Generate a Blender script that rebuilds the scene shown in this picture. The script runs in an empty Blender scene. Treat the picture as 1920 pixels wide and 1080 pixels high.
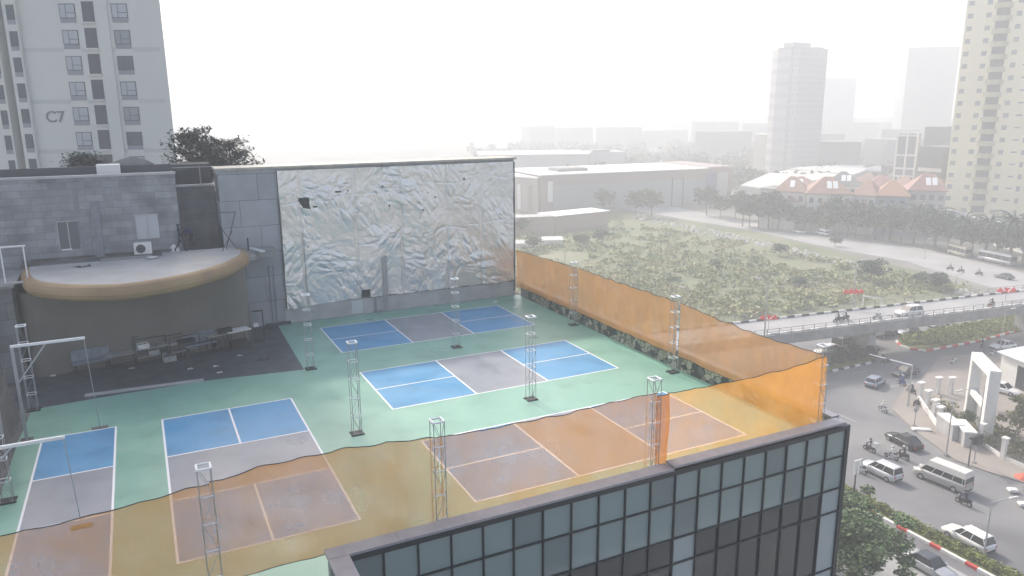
import bpy, math, random
from math import sin, cos, pi, radians
from mathutils import Vector, Matrix, noise
S = bpy.context.scene
C = S.collection
rnd = random.Random(7)

# ------------------------------------------------------------------ camera
CAM = Vector((-10.2456, -34.4307, 14.4571)); F = 1421.39
yaw, pit, rol = .45620, .230154, -.00804415
fw = Vector((sin(yaw)*cos(pit), cos(yaw)*cos(pit), -sin(pit)))
r0 = Vector((cos(yaw), -sin(yaw), 0)); u0 = r0.cross(fw)
RT = cos(rol)*r0 + sin(rol)*u0
UP = -sin(rol)*r0 + cos(rol)*u0
cd = bpy.data.cameras.new('camera'); cam = bpy.data.objects.new('camera', cd); C.objects.link(cam)
cam.matrix_world = Matrix(((RT.x, UP.x, -fw.x, CAM.x), (RT.y, UP.y, -fw.y, CAM.y), (RT.z, UP.z, -fw.z, CAM.z), (0, 0, 0, 1)))
cd.sensor_width = 36; cd.lens = F/1920*36; cd.clip_start = .3; cd.clip_end = 6000
S.camera = cam
# survey helpers: where a sight line through the photograph meets a real plane
def ray(px, py): return fw*F + RT*(px-960) - UP*(py-540)
def at(px, py, z): d = ray(px, py); return CAM + d*((z-CAM.z)/d.z)
def aty(px, py, y): d = ray(px, py); return CAM + d*((y-CAM.y)/d.y)
def atx(px, py, x): d = ray(px, py); return CAM + d*((x-CAM.x)/d.x)
def atd(px, py, D): d = ray(px, py); return CAM + d*(D/F)
G = -26.0

# ------------------------------------------------------------------ light
SUN_EL, SUN_AZ = radians(40), radians(93.5)      # azimuth counter-clockwise from +X
w = bpy.data.worlds.new('World'); S.world = w; w.use_nodes = True
nt = w.node_tree; sky = nt.nodes.new('ShaderNodeTexSky'); sky.sky_type = 'NISHITA'; sky.sun_disc = False
sky.sun_elevation = SUN_EL; sky.sun_rotation = pi/2 - SUN_AZ
sky.dust_density = 4.5; sky.air_density = 1.0; sky.ozone_density = 1.0
nt.links.new(sky.outputs[0], nt.nodes['Background'].inputs[0]); nt.nodes['Background'].inputs[1].default_value = .15
sl = bpy.data.lights.new('sun', 'SUN'); so = bpy.data.objects.new('sun', sl); C.objects.link(so)
sl.energy = 2.4; sl.angle = radians(3); sl.color = (1, .94, .84)
sd = Vector((cos(SUN_AZ)*cos(SUN_EL), sin(SUN_AZ)*cos(SUN_EL), sin(SUN_EL)))
so.rotation_euler = sd.to_track_quat('Z', 'Y').to_euler(); so.location = (0, 40, 80)
S.view_settings.view_transform = 'Standard'; S.view_settings.look = 'None'
S.view_settings.gamma = 1; S.view_settings.exposure = 0.9
S.cycles.volume_bounces = 1; S.cycles.transparent_max_bounces = 16; S.cycles.max_bounces = 6

# ------------------------------------------------------------------ materials
MATS = {}
def mat(name, col, rough=.7, metal=0, var=0, scale=3, bump=0, bscale=None, spec=None, island=0, ior=None):
    if name in MATS: return MATS[name]
    m = bpy.data.materials.new(name); m.use_nodes = True; n = m.node_tree; L = n.links
    b = n.nodes['Principled BSDF']; b.inputs['Base Color'].default_value = (*col, 1)
    b.inputs['Roughness'].default_value = rough; b.inputs['Metallic'].default_value = metal
    if spec is not None: b.inputs['Specular IOR Level'].default_value = spec
    if ior: b.inputs['IOR'].default_value = ior
    tc = n.nodes.new('ShaderNodeTexCoord')
    if var or island:
        hs = n.nodes.new('ShaderNodeHueSaturation'); hs.inputs['Color'].default_value = (*col, 1)
        mr = n.nodes.new('ShaderNodeMapRange'); mr.inputs['From Min'].default_value = .3; mr.inputs['From Max'].default_value = .7
        if island:
            ge = n.nodes.new('ShaderNodeNewGeometry'); mr.inputs['From Min'].default_value = 0; mr.inputs['From Max'].default_value = 1
            L.new(ge.outputs['Random Per Island'], mr.inputs['Value']); v = island
        else:
            t = n.nodes.new('ShaderNodeTexNoise'); t.inputs['Scale'].default_value = scale; t.inputs['Detail'].default_value = 6
            L.new(tc.outputs['Object'], t.inputs['Vector']); L.new(t.outputs[0], mr.inputs['Value']); v = var
        mr.inputs['To Min'].default_value = 1-v; mr.inputs['To Max'].default_value = 1+v
        L.new(mr.outputs[0], hs.inputs['Value']); L.new(hs.outputs[0], b.inputs['Base Color'])
    if bump:
        t2 = n.nodes.new('ShaderNodeTexNoise'); t2.inputs['Scale'].default_value = bscale or scale*4; t2.inputs['Detail'].default_value = 5
        L.new(tc.outputs['Object'], t2.inputs['Vector'])
        bp = n.nodes.new('ShaderNodeBump'); bp.inputs['Strength'].default_value = bump; bp.inputs['Distance'].default_value = .05
        L.new(t2.outputs[0], bp.inputs['Height']); L.new(bp.outputs[0], b.inputs['Normal'])
    MATS[name] = m; return m
def ramp_mat(name, stops, scale, rough=.8, detail=8, bump=0, coord='Object', dist=0):
    m = bpy.data.materials.new(name); m.use_nodes = True; n = m.node_tree; L = n.links; b = n.nodes['Principled BSDF']
    tc = n.nodes.new('ShaderNodeTexCoord'); t = n.nodes.new('ShaderNodeTexNoise'); t.inputs['Scale'].default_value = scale
    t.inputs['Detail'].default_value = detail; t.inputs['Distortion'].default_value = dist
    r = n.nodes.new('ShaderNodeValToRGB'); e = r.color_ramp.elements
    for i, (p, c) in enumerate(stops):
        el = e[i] if i < 2 else e.new(p); el.position = p; el.color = (*c, 1)
    L.new(tc.outputs[coord], t.inputs['Vector']); L.new(t.outputs[0], r.inputs[0]); L.new(r.outputs[0], b.inputs['Base Color'])
    b.inputs['Roughness'].default_value = rough
    if bump:
        bp = n.nodes.new('ShaderNodeBump'); bp.inputs['Strength'].default_value = bump; L.new(t.outputs[0], bp.inputs['Height']); L.new(bp.outputs[0], b.inputs['Normal'])
    MATS[name] = m; return m
def brick_mat(name, c1, c2, mortar, bw, bh, ms=.01, axis='X', rough=.8, stain=.25):
    m = bpy.data.materials.new(name); m.use_nodes = True; n = m.node_tree; L = n.links; b = n.nodes['Principled BSDF']
    tc = n.nodes.new('ShaderNodeTexCoord'); mp = n.nodes.new('ShaderNodeMapping')
    mp.inputs['Rotation'].default_value = (pi/2, 0, 0) if axis == 'X' else (pi/2, pi/2, 0)
    sx = n.nodes.new('ShaderNodeSeparateXYZ'); cx = n.nodes.new('ShaderNodeCombineXYZ')
    L.new(tc.outputs['Object'], sx.inputs[0]); L.new(sx.outputs['Z'], cx.inputs['Y'])
    if axis == 'X': L.new(sx.outputs['X'], cx.inputs['X'])
    elif axis == 'Y': L.new(sx.outputs['Y'], cx.inputs['X'])
    t = n.nodes.new('ShaderNodeTexBrick'); t.inputs['Scale'].default_value = 1
    t.inputs['Color1'].default_value = (*c1, 1); t.inputs['Color2'].default_value = (*c2, 1); t.inputs['Mortar'].default_value = (*mortar, 1)
    t.inputs['Brick Width'].default_value = bw; t.inputs['Row Height'].default_value = bh; t.inputs['Mortar Size'].default_value = ms
    t.inputs['Mortar Smooth'].default_value = .2
    L.new(cx.outputs[0], t.inputs['Vector'])
    ns = n.nodes.new('ShaderNodeTexNoise'); ns.inputs['Scale'].default_value = .8; ns.inputs['Detail'].default_value = 7
    L.new(tc.outputs['Object'], ns.inputs['Vector'])
    mr = n.nodes.new('ShaderNodeMapRange'); mr.inputs['From Min'].default_value = .3; mr.inputs['From Max'].default_value = .7
    mr.inputs['To Min'].default_value = 1-stain; mr.inputs['To Max'].default_value = 1+stain
    L.new(ns.outputs[0], mr.inputs['Value'])
    hs = n.nodes.new('ShaderNodeHueSaturation'); L.new(t.outputs[0], hs.inputs['Color']); L.new(mr.outputs[0], hs.inputs['Value'])
    L.new(hs.outputs[0], b.inputs['Base Color']); b.inputs['Roughness'].default_value = rough
    MATS[name] = m; return m
def net_mat(name, col, cover, rough=.6):
    m = bpy.data.materials.new(name); m.use_nodes = True; n = m.node_tree; L = n.links; n.nodes.clear()
    out = n.nodes.new('ShaderNodeOutputMaterial'); mx = n.nodes.new('ShaderNodeMixShader'); tr = n.nodes.new('ShaderNodeBsdfTransparent')
    df = n.nodes.new('ShaderNodeBsdfDiffuse'); tl = n.nodes.new('ShaderNodeBsdfTranslucent'); m2 = n.nodes.new('ShaderNodeMixShader')
    df.inputs[0].default_value = (*col, 1); tl.inputs[0].default_value = (*col, 1); m2.inputs[0].default_value = .5
    L.new(df.outputs[0], m2.inputs[1]); L.new(tl.outputs[0], m2.inputs[2])
    tc = n.nodes.new('ShaderNodeTexCoord'); ns = n.nodes.new('ShaderNodeTexNoise'); ns.inputs['Scale'].default_value = .6; ns.inputs['Detail'].default_value = 4
    L.new(tc.outputs['Object'], ns.inputs['Vector'])
    mr = n.nodes.new('ShaderNodeMapRange'); mr.inputs['From Min'].default_value = .3; mr.inputs['From Max'].default_value = .7
    mr.inputs['To Min'].default_value = cover-.10; mr.inputs['To Max'].default_value = cover+.10
    L.new(ns.outputs[0], mr.inputs['Value']); L.new(mr.outputs[0], mx.inputs[0])
    L.new(tr.outputs[0], mx.inputs[1]); L.new(m2.outputs[0], mx.inputs[2]); L.new(mx.outputs[0], out.inputs[0])
    MATS[name] = m; return m

def court_mat(name, c_, scale, seam=False):
    k = lambda f: tuple(min(1, v_*f) for v_ in c_)
    dust = tuple(v_*.75+.085 for v_ in c_)
    m = ramp_mat(name, [(.28, k(.84)), (.45, c_), (.6, k(1.07)), (.78, dust)], scale, .36, detail=11, dist=.4)
    n = m.node_tree; L = n.links; b = n.nodes['Principled BSDF']; t = n.nodes.new('ShaderNodeTexNoise'); t.inputs['Scale'].default_value = .45; t.inputs['Detail'].default_value = 7
    tc = n.nodes['Texture Coordinate']; L.new(tc.outputs['Object'], t.inputs['Vector'])
    mr = n.nodes.new('ShaderNodeMapRange'); mr.inputs['From Min'].default_value = .3; mr.inputs['From Max'].default_value = .7; mr.inputs['To Min'].default_value = .26; mr.inputs['To Max'].default_value = .5
    L.new(t.outputs[0], mr.inputs['Value']); L.new(mr.outputs[0], b.inputs['Roughness']); return m
M_green = court_mat('green court paint', (.20, .39, .305), .5)
M_blue = court_mat('blue court paint', (.075, .275, .48), .6)
M_gray = court_mat('grey court paint', (.25, .265, .295), .6)
M_line = mat('white line paint', (.8, .8, .8), .5)
M_dark = mat('dark rubber floor', (.06, .07, .08), .55, var=.3, scale=1.2)
M_conc = mat('concrete', (.26, .26, .255), .85, var=.2, scale=.8)
M_conc2 = mat('pale concrete', (.42, .42, .42), .8, var=.14, scale=.9)
M_concd = mat('grimy concrete', (.13, .125, .12), .9, var=.35, scale=1.1)
M_stoneg = mat('grey parapet stone', (.26, .26, .29), .45, var=.1, scale=2)
M_steel = mat('galvanised steel', (.42,.43,.44), .45, .5)
M_whitep = mat('white painted metal', (.75, .76, .76), .4)
M_black = mat('black metal', (.02, .022, .025), .5)
M_frame = mat('dark curtain wall frame', (.012, .02, .026), .4)
M_asph = ramp_mat('asphalt', [(.3, (.125,.125,.13)), (.47, (.17,.17,.178)), (.55, (.185,.185,.19)), (.75, (.235,.23,.225))], .09, .82, detail=14, dist=.6)
M_asph2 = mat('pale road', (.33,.33,.33), .85, var=.12, scale=.15)
M_pave = mat('pinkish paving', (.28, .25, .225), .9, var=.15, scale=.2)
M_red = mat('red paint', (.55, .05, .04), .6)
M_white = mat('white paint', (.72, .71, .68), .7, var=.06, scale=1)
M_kblack = mat('black kerb paint', (.05, .05, .05), .7)
M_tyre = mat('tyre rubber', (.02, .02, .02), .8)
M_glassd = mat('dark vehicle glass', (.02, .025, .03), .08, spec=.7)
M_trunk = mat('bark', (.12, .09, .07), .9, var=.3, scale=6)
M_leaf = mat('green leaves', (.055, .10, .035), .7, island=.65)
M_leafd = mat('dark leaves', (.028, .052, .036), .7, island=.6)
M_leafo = mat('olive leaves', (.15,.155,.06), .75, island=.35)
M_leafy = mat('dry leaves', (.22,.20,.11), .8, island=.3)
M_hedge = mat('hedge leaves', (.19,.22,.045), .75, island=.5)
M_skin = mat('skin', (.35, .2, .14), .6)
M_navy = mat('navy cloth', (.015, .02, .05), .8)
M_navy2 = mat('indigo cloth', (.03, .04, .2), .8)

# ------------------------------------------------------------------ builders
class MB:
    def __init__(s): s.v = []; s.f = []; s.m = []; s.sm = []
    def add(s, vs, fs, mi=0, sm=False):
        o = len(s.v); s.v += [tuple(v) for v in vs]
        for f in fs: s.f.append(tuple(i+o for i in f)); s.m.append(mi); s.sm.append(sm)
    def box(s, a, b, mi=0, M=None):
        x0, y0, z0 = a; x1, y1, z1 = b
        vs = [Vector(p) for p in ((x0,y0,z0),(x1,y0,z0),(x1,y1,z0),(x0,y1,z0),(x0,y0,z1),(x1,y0,z1),(x1,y1,z1),(x0,y1,z1))]
        if M: vs = [M @ v for v in vs]
        s.add(vs, [(0,3,2,1),(4,5,6,7),(0,1,5,4),(1,2,6,5),(2,3,7,6),(3,0,4,7)], mi)
        return s
    def tube(s, p, q, r, r2=None, n=6, mi=0, sm=True):
        p = Vector(p); q = Vector(q); r2 = r if r2 is None else r2; d = (q-p).normalized()
        a = d.orthogonal().normalized(); b = d.cross(a); vs = []
        for c, rr in ((p, r), (q, r2)):
            for k in range(n): t = 2*pi*k/n; vs.append(c + a*rr*cos(t) + b*rr*sin(t))
        s.add(vs, [(k, (k+1) % n, n+(k+1) % n, n+k) for k in range(n)], mi, sm)
        s.add(vs[:n], [tuple(range(n))[::-1]], mi); s.add(vs[n:], [tuple(range(n))], mi)
        return s
    def prism(s, poly, z0, z1, mi=0):
        n = len(poly); area = sum(poly[i][0]*poly[(i+1) % n][1]-poly[(i+1) % n][0]*poly[i][1] for i in range(n))
        if area < 0: poly = poly[::-1]
        vs = [(p[0], p[1], z0) for p in poly] + [(p[0], p[1], z1) for p in poly]
        s.add(vs, [tuple(range(n))[::-1], tuple(range(n, 2*n))] + [(i, (i+1) % n, n+(i+1) % n, n+i) for i in range(n)], mi)
        return s
    def sheet(s, poly, z, mi=0):
        n = len(poly); area = sum(poly[i][0]*poly[(i+1) % n][1]-poly[(i+1) % n][0]*poly[i][1] for i in range(n))
        if area < 0: poly = poly[::-1]
        s.add([(p[0], p[1], z) for p in poly], [tuple(range(n))], mi); return s
    def grid(s, nu, nv, fn, mi=0, sm=True, skip=None):
        vs = [fn(i/nu, j/nv) for j in range(nv+1) for i in range(nu+1)]
        s.add(vs, [(j*(nu+1)+i, j*(nu+1)+i+1, (j+1)*(nu+1)+i+1, (j+1)*(nu+1)+i) for j in range(nv) for i in range(nu) if not (skip and skip((i+.5)/nu, (j+.5)/nv))], mi, sm)
        return s
    def loft(s, rings, mi=0, sm=True, cap=True):
        n = len(rings[0]); vs = [p for r in rings for p in r]; fs = []
        for k in range(len(rings)-1):
            for i in range(n): fs.append((k*n+i, k*n+(i+1) % n, (k+1)*n+(i+1) % n, (k+1)*n+i))
        s.add(vs, fs, mi, sm)
        if cap: s.add(rings[0], [tuple(range(n))[::-1]], mi); s.add(rings[-1], [tuple(range(n))], mi)
        return s
    def leaves(s, blobs, n, size, r, mi=0, squash=.8):
        tot = sum(b[3]**2 for b in blobs)
        for bx, by, bz, br in blobs:
            for k in range(int(n*br*br/tot)+1):
                d = Vector((r.gauss(0,1), r.gauss(0,1), r.gauss(0,1))).normalized()
                q = br*(r.random()**.45)
                c = Vector((bx+d.x*q, by+d.y*q, bz+d.z*q*squash))
                a = Vector((r.gauss(0,1), r.gauss(0,1), r.gauss(0,.6))).normalized(); b = a.orthogonal().normalized()
                b = (b*cos(k) + a.cross(b)*sin(k)); h = size*(.6+.8*r.random())
                s.add([c-a*h-b*h*.5, c+a*h*.3-b*h*.6, c+a*h+b*h*.2, c-a*h*.2+b*h*.7], [(0,1,2,3)], mi)
        return s
    def mesh(s, name, mats):
        me = bpy.data.meshes.new(name); me.from_pydata(s.v, [], s.f)
        for m in (mats if isinstance(mats, (list, tuple)) else [mats]): me.materials.append(m)
        me.polygons.foreach_set('material_index', s.m); me.polygons.foreach_set('use_smooth', s.sm); me.update()
        return me
    def build(s, name, mats, parent=None, label=None):
        o = bpy.data.objects.new(name, s.mesh(name, mats)); C.objects.link(o)
        if parent: o.parent = parent
        if label: o['label'] = label
        return o
def tag(o, label=None, cat=None, group=None, kind=None):
    if label: o['label'] = label
    if cat: o['category'] = cat
    if group: o['group'] = group
    if kind: o['kind'] = kind
    return o
def thing(name, label, cat, loc=(0,0,0), rz=0, group=None):
    o = bpy.data.objects.new(name, None); C.objects.link(o); o.location = loc; o.rotation_euler = (0, 0, rz); o.empty_display_size = .3
    return tag(o, label, cat, group)
def dup(root, loc, rz, label, group=None, sc=None):
    def cp(o, par):
        c = o.copy(); C.objects.link(c); c.parent = par
        for ch in list(o.children): cp(ch, c)
        return c
    r = cp(root, None); r.location = loc; r.rotation_euler = (0, 0, rz); r['label'] = label
    if group: r['group'] = group
    if sc: r.scale = sc if isinstance(sc, tuple) else (sc, sc, sc)
    return r
def struct(name, mb, m): return tag(mb.build(name, m), kind='structure')
def xy(v): return (v.x, v.y)

# ------------------------------------------------------------------ ground & roads (street level G)
struct('ground', MB().sheet([(-1500,-1500),(2600,-1500),(2600,2600),(-1500,2600)], G-.02),
       ramp_mat('city ground', [(.3, (.10,.105,.09)), (.5, (.17,.17,.155)), (.7, (.24,.23,.21))], .03))
g = lambda px, py: xy(at(px, py, G))
# big junction, main road beside the office block, and the road behind the waste ground
struct('road', MB().sheet([(38,-40),(84,-40),(84,20),(92,34),(104,38),(260,28),(260,74),(170,66),(96,72),(40,78),(38,30)], G), M_asph)
struct('back_road', MB().sheet([g(1150,388),g(1200,397),g(1400,430),g(1560,465),g(1700,490),g(1850,537),g(1990,575),(215,40),g(1990,535),g(1920,512),g(1750,470),g(1600,442),g(1400,415),g(1240,383)], G+.004), M_asph2)
struct('service_road', MB().sheet([(18,-45),(52,-45),(52,40),(18,40)], G+.004), M_asph2)
struct('pavement', MB().prism([g(1672,768),g(1720,812),g(1790,864),g(1850,885),(79.5,-12),(140,-12),(140,30),(112,40),g(1765,668),g(1722,718),g(1700,722)], G-.01, G+.13), M_pave)
# waste ground
struct('waste_ground', MB().sheet([g(860,480),g(985,400),g(1160,395),g(1300,415),g(1440,440),g(1600,480),g(1740,512),g(1840,548),g(1900,560),g(1600,585),g(1400,607),g(1200,640),(50,95)], G+.006),
       ramp_mat('waste ground soil', [(.3, (.09,.115,.05)), (.45, (.13,.15,.07)), (.6, (.16,.17,.09)), (.76, (.25,.235,.17))], .05, detail=12))
# verges
M_grass = ramp_mat('verge grass', [(.3, (.07,.09,.02)), (.55, (.15,.17,.04)), (.75, (.22,.20,.07))], .8)
oval = [g(1681,640),g(1688,649),g(1706,655),g(1737,659),g(1773,652),g(1838,640),g(1925,616),g(1990,600),g(1990,570),g(1920,585),g(1864,598),g(1812,608),g(1737,621),g(1690,630)]
lefti = [g(1530,702),g(1560,697),g(1642,679),g(1638,668),g(1600,668),g(1545,660),g(1500,672)]
med = [g(1560,900),g(1760,1000),g(1905,1082),g(1960,1120),g(1900,1120),g(1840,1072),g(1700,1000),g(1560,928)]
def shrink(poly, d):
    cx = sum(p[0] for p in poly)/len(poly); cy = sum(p[1] for p in poly)/len(poly); out = []
    for x, y in poly:
        L = math.hypot(x-cx, y-cy); out.append((x-(x-cx)/L*d, y-(y-cy)/L*d))
    return out
med = [(59.9, 26), (59.9, -22), (57.2, -22), (57.2, 26)]
mx0 = at(1575,914,G).x; mx1 = at(1700,1001,G).x
med = [(at(1900,1078,G).x+.2, -22), (at(1577,914,G).x, 27), (at(1577,930,G).x, 27), (at(1840,1070,G).x, -22)]
for poly, h, nm in ((oval, .16, 'traffic_island'), (lefti, .16, 'traffic_island'), (med, .16, 'traffic_island')):
    struct(nm, MB().prism(poly, G-.01, G+h), M_grass)
def kerb(name, pts, ca, cb, seg=1.0, wid=.3, h=.28, closed=False):
    mb = MB(); k = 0; P = [Vector((p[0], p[1], 0)) for p in pts]
    if closed: P.append(P[0])
    acc = 0
    for a, b in zip(P, P[1:]):
        d = b-a; L = d.length; d.normalize(); nrm = Vector((-d.y, d.x, 0))*wid/2; t = 0; n = max(1, round(L/seg))
        for i in range(n):
            p = a+d*L*i/n; q = a+d*L*(i+1)/n
            mb.prism([(p-nrm)[:2], (q-nrm)[:2], (q+nrm)[:2], (p+nrm)[:2]], G-.01, G+h, k % 2); k += 1
    return struct(name, mb, [ca, cb])
kerb('kerb', oval[:8], M_white, M_red, 1.6, .35)
kerb('kerb', lefti[:3], M_white, M_kblack, 1.3, .35)
pm = [(med[3][0]+(med[2][0]-med[3][0])*t-.2, -22+49*t) for t in (0, 1)]
kb = MB(); 
for i in range(28):
    y0 = -22+i*1.75; x = pm[0][0]+(pm[1][0]-pm[0][0])*(i/28.)
    w_ = 1.1 if i % 2 else 2.4
    y0 = -22+ (i//2)*3.5 + (2.4 if i % 2 else 0)
    x = pm[0][0]+(pm[1][0]-pm[0][0])*((y0+22)/49)
    kb.box((x-.2, y0, G-.01), (x+.12, y0+w_-.02, G+.3), 1 if i % 2 else 0)
struct('kerb', kb, [M_white, M_red])
hb = MB(); blobs = []
for i in range(700):
    t = rnd.random(); y = -20+46*t; xa = med[3][0]+(med[2][0]-med[3][0])*((y+22)/49)+.6; xb = med[0][0]+(med[1][0]-med[0][0])*((y+22)/49)-.4
    blobs.append((xa+(xb-xa)*rnd.random(), y, G+.4+.2*rnd.random(), .4+.2*rnd.random()))
hb.leaves(blobs, 15000, .11, rnd, squash=.9)
tag(hb.build('hedge', M_hedge), 'long clipped yellow-green hedge on the median with red and white kerb', 'hedge')
# road paint
rp = MB()
for y in range(-20, 24, 7): rp.box((66.6, y, G+.001), (66.75, y+3, G+.005)); 
for k in range(9): rp.box((61+k*1.3, 29.5, G+.001), (61.6+k*1.3, 32.5, G+.005))
for k in range(5): rp.box((87, 36+k*2.2, G+.001), (90, 36.5+k*2.2, G+.005))
struct('road_marking', rp, mat('worn road paint', (.24,.24,.235), .8))

# ------------------------------------------------------------------ flyover
Z1 = -19.5; Z0 = G+.05
A1, B1 = at(1370,607,Z1), at(1920,545,Z1); A2, B2 = at(1440,630,Z1), at(1920,570,Z1)
d1 = (B1-A1).normalized(); nn = Vector((-d1.y, d1.x, 0)); 
fa = A2 - d1*40; wid = (A1-A2).dot(nn); 
fl = thing('flyover', 'pale concrete flyover with black and white kerbs crossing the junction', 'flyover', fa, math.atan2(d1.y, d1.x)); FL = 190
R0 = Matrix.Rotation(0, 3, 'Z')
MB().box((0,0,-.35),(FL,wid,0)).build('deck', M_asph2, fl)
MB().box((0,-.35,-1.5),(FL,-.01,.12)).build('edge_beam', M_conc, fl); MB().box((0,wid+.01,-1.5),(FL,wid+.35,.12)).build('edge_beam', M_conc, fl)
MB().box((0,1.2,-1.6),(FL,wid-1.2,-.36)).build('girder', M_conc, fl)
for nm, y0 in (('near', .02), ('far', wid-.32)):
    mb = MB()
    for i in range(int(FL/1.5)): mb.box((i*1.5, y0, .002), (i*1.5+1.48, y0+.3, .3), i % 2)
    mb.build('kerb', [M_white, M_kblack if nm == 'far' else M_conc2], fl)
for y0 in (-.2, wid+.2):
    mb = MB(); mb.box((0,y0-.03,1.05),(FL,y0+.03,1.12)); mb.box((0,y0-.02,.6),(FL,y0+.02,.65))
    for i in range(int(FL/2.2)): mb.box((i*2.2,y0-.05,.12),(i*2.2+.08,y0+.05,1.05))
    mb.build('railing', M_conc, fl)
for xx in (at(1850,600,G), at(1560,640,G)):
    lx = (xx-fa).dot(d1)
    MB().box((lx-.7, 2.0, G-Z1-.1), (lx+.7, wid-2, -2.4)).box((lx-.9, .6, -2.4), (lx+.9, wid-.6, -1.61)).build('pier', M_conc2, fl)

# ------------------------------------------------------------------ office building under the courts
ob = thing('office_building', 'office block with dark glass curtain wall and grey stone parapet below the courts', 'building', (6,-13,G))
def ow(name, mb, m, label=None, par=ob):
    o = mb.build(name, m, par, label); o.location = (-6, 13, -G) if par is ob else (0,0,0); return o
ow('wall', MB().prism([(-17.8,-24),(-6.3,-24),(-6.3,-12.95),(16.7,-12.95),(16.7,60),(-40,60),(-40,-24)], G, -.35), mat('office wall', (.10,.12,.13), .5))
ow('roof_slab', MB().prism([(-24,-24),(-6.25,-24),(-6.25,-12.9),(16.68,-12.9),(16.68,24),(-24,24)], -.35, -.01), M_concd)
cap = MB()
xs = [-6.2+1.167*2*k for k in range(6)]
def capbox(mb, x0, x1, y0, y1, z): mb.box((x0, y0, z-.09), (x1-.012, y1, z))
x = -6.2
while x < 7: capbox(cap, x, min(x+2.33, 7.1), -13.15, -12.55, 1.0); x += 2.33
x = 7.1
while x < 16: capbox(cap, x, min(x+2.33, 16.78), -13.15, -12.58, 1.1); x += 2.33
y = -12.45
while y < 18: cap.box((16.33, y+.01, 1.01), (16.78, min(y+2.4, 18.2), 1.1)); y += 2.41
y = -13.16
while y > -23: cap.box((-6.2, max(y-2.4, -24), .91), (-5.55, y-.01, 1.0)); y -= 2.41
ow('parapet_cap', cap, M_stoneg)
ow('parapet', MB().box((-6.1,-12.96,-.35),(16.7,-12.55,.91)).box((-6.05,-24,-.35),(-5.6,-12.97,.9)).box((16.36,-12.5,-.35),(16.7,18.2,1.0)), M_conc)
rows = [.70, -.52, -2.07, -3.2, -6.1, -8.6]
colx = [-5.6+1.163*k for k in range(20)]
fr = MB()
fr.box((-5.6,-13.14,.70),(16.49,-12.97,.905))
fr.box((16.5, -13.14, -8.7), (16.7, -12.97, .905))
for z in rows[1:]: fr.box((-5.6, -13.13, z-.03), (16.5, -12.98, z+.03))
for xk in colx: fr.box((xk-.022, -13.15, -8.7), (xk+.022, -12.985, .72))
ow('curtain_wall_frame', fr, [M_frame, mat('dark corner glass', (.03,.045,.05), .07, ior=1.8)])
Mp = [mat('teal spandrel glass', (.20, .27, .27), .07, ior=1.9), mat('teal spandrel glass darker', (.135,.185,.19), .06, ior=1.9),
      mat('dark window glass', (.016,.028,.033), .04, ior=1.6), mat('dark window glass brown', (.022,.032,.036), .05, ior=1.6), mat('window with pale blind', (.26,.32,.34), .15, ior=1.7)]
for j in range(5):
    for i in range(19):
        if j < 2: mi = 0 if (i*7+j*3) % 5 else 1
        else: mi = 2 if (i*5+j) % 3 else 3
        if j in (2, 3) and i in (11,): mi = 4
        if j == 3 and i in (13,): mi = 3
        if j in (2, 3, 4) and i == 18: mi = 4
        if j == 4 and i in (14, 17): mi = 4
        if j == 2 and i < 6: mi = 0
        tilt = rnd.uniform(-.006, .006)
        mb = MB().box((colx[i]+.026, -13.06+tilt, rows[j+1]+.034), (colx[i+1]-.026, -12.99, rows[j]-.034))
        ow('window_pane', mb, Mp[mi])
ow('lower_cladding', MB().box((-5.6,-13.08,G),(16.5,-12.965,-8.72)), M_frame)

# roof floors
struct('court_floor', MB().sheet([(-16.25,-24),(-6.26,-24),(-6.26,-12.91),(16.35,-12.91),(16.35,18.6),(-2.5,18.6),(-2.76,8.13),(-8,8.77),(-13.1,8.61),(-16.2,8.3),(-16.35,4)], 0), M_green)
dk = thing  # (dark rubber patch)
struct('rubber_floor', MB().sheet([(-17.2,8.5),(-13.1,8.61),(-8,8.77),(-2.76,8.13),(-2.5,10.4),(-2.2,12.9),(-2.15,15.6),(-2.13,18.6),(-17.2,18.6)], -.004), M_dark)

# ------------------------------------------------------------------ courts
def lines(mb, x0, y0, x1, y1, w=.05):
    mb.box((x0-w if x0 == x1 else x0-w, y0-w if y0 != y1 else y0-w, .0045), (x1+w, y1+w, .0085))
def court(x0, y0, along_x, wdt, label):
    t = thing('pickleball_court', label, 'court', (x0, y0, 0), 0, 'pickleball courts painted on the roof')
    L = 13.41; sv, kt = 4.57, 4.27
    def R(a0, b0, a1, b1):   # along, across
        return (a0, b0, a1, b1) if along_x else (b0, a0, b1, a1)
    for a0, a1 in ((0, sv), (sv+kt, L)):
        x_, y_, X_, Y_ = R(a0, 0, a1, wdt); MB().sheet([(x_,y_),(X_,y_),(X_,Y_),(x_,Y_)], .004).build('service_box', M_blue, t)
    x_, y_, X_, Y_ = R(sv, 0, sv+kt, wdt); MB().sheet([(x_,y_),(X_,y_),(X_,Y_),(x_,Y_)], .004).build('kitchen', M_gray, t)
    mb = MB()
    segs = [(0,0,L,0),(0,wdt,L,wdt),(0,0,0,wdt),(sv,0,sv,wdt),(sv+kt,0,sv+kt,wdt),(L,0,L,wdt)]
    if wdt > 4: segs += [(0,wdt/2,sv,wdt/2),(sv+kt,wdt/2,L,wdt/2)]
    for i, sg in enumerate(segs):
        q = R(*sg); x0_, x1_ = sorted((q[0], q[2])); y0_, y1_ = sorted((q[1], q[3])); z = .0045+.0006*i
        mb.sheet([(x0_-.045,y0_-.045),(x1_+.045,y0_-.045),(x1_+.045,y1_+.045),(x0_-.045,y1_+.045)], z+.003)
    mb.build('court_line', M_line, t)
court(-.02, 0, True, 6.1, 'blue and grey court in the middle, uncovered, between the pale truss posts')
court(-.02, 10.2, True, 6.1, 'farthest blue and grey court, along the silver foil wall')
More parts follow.
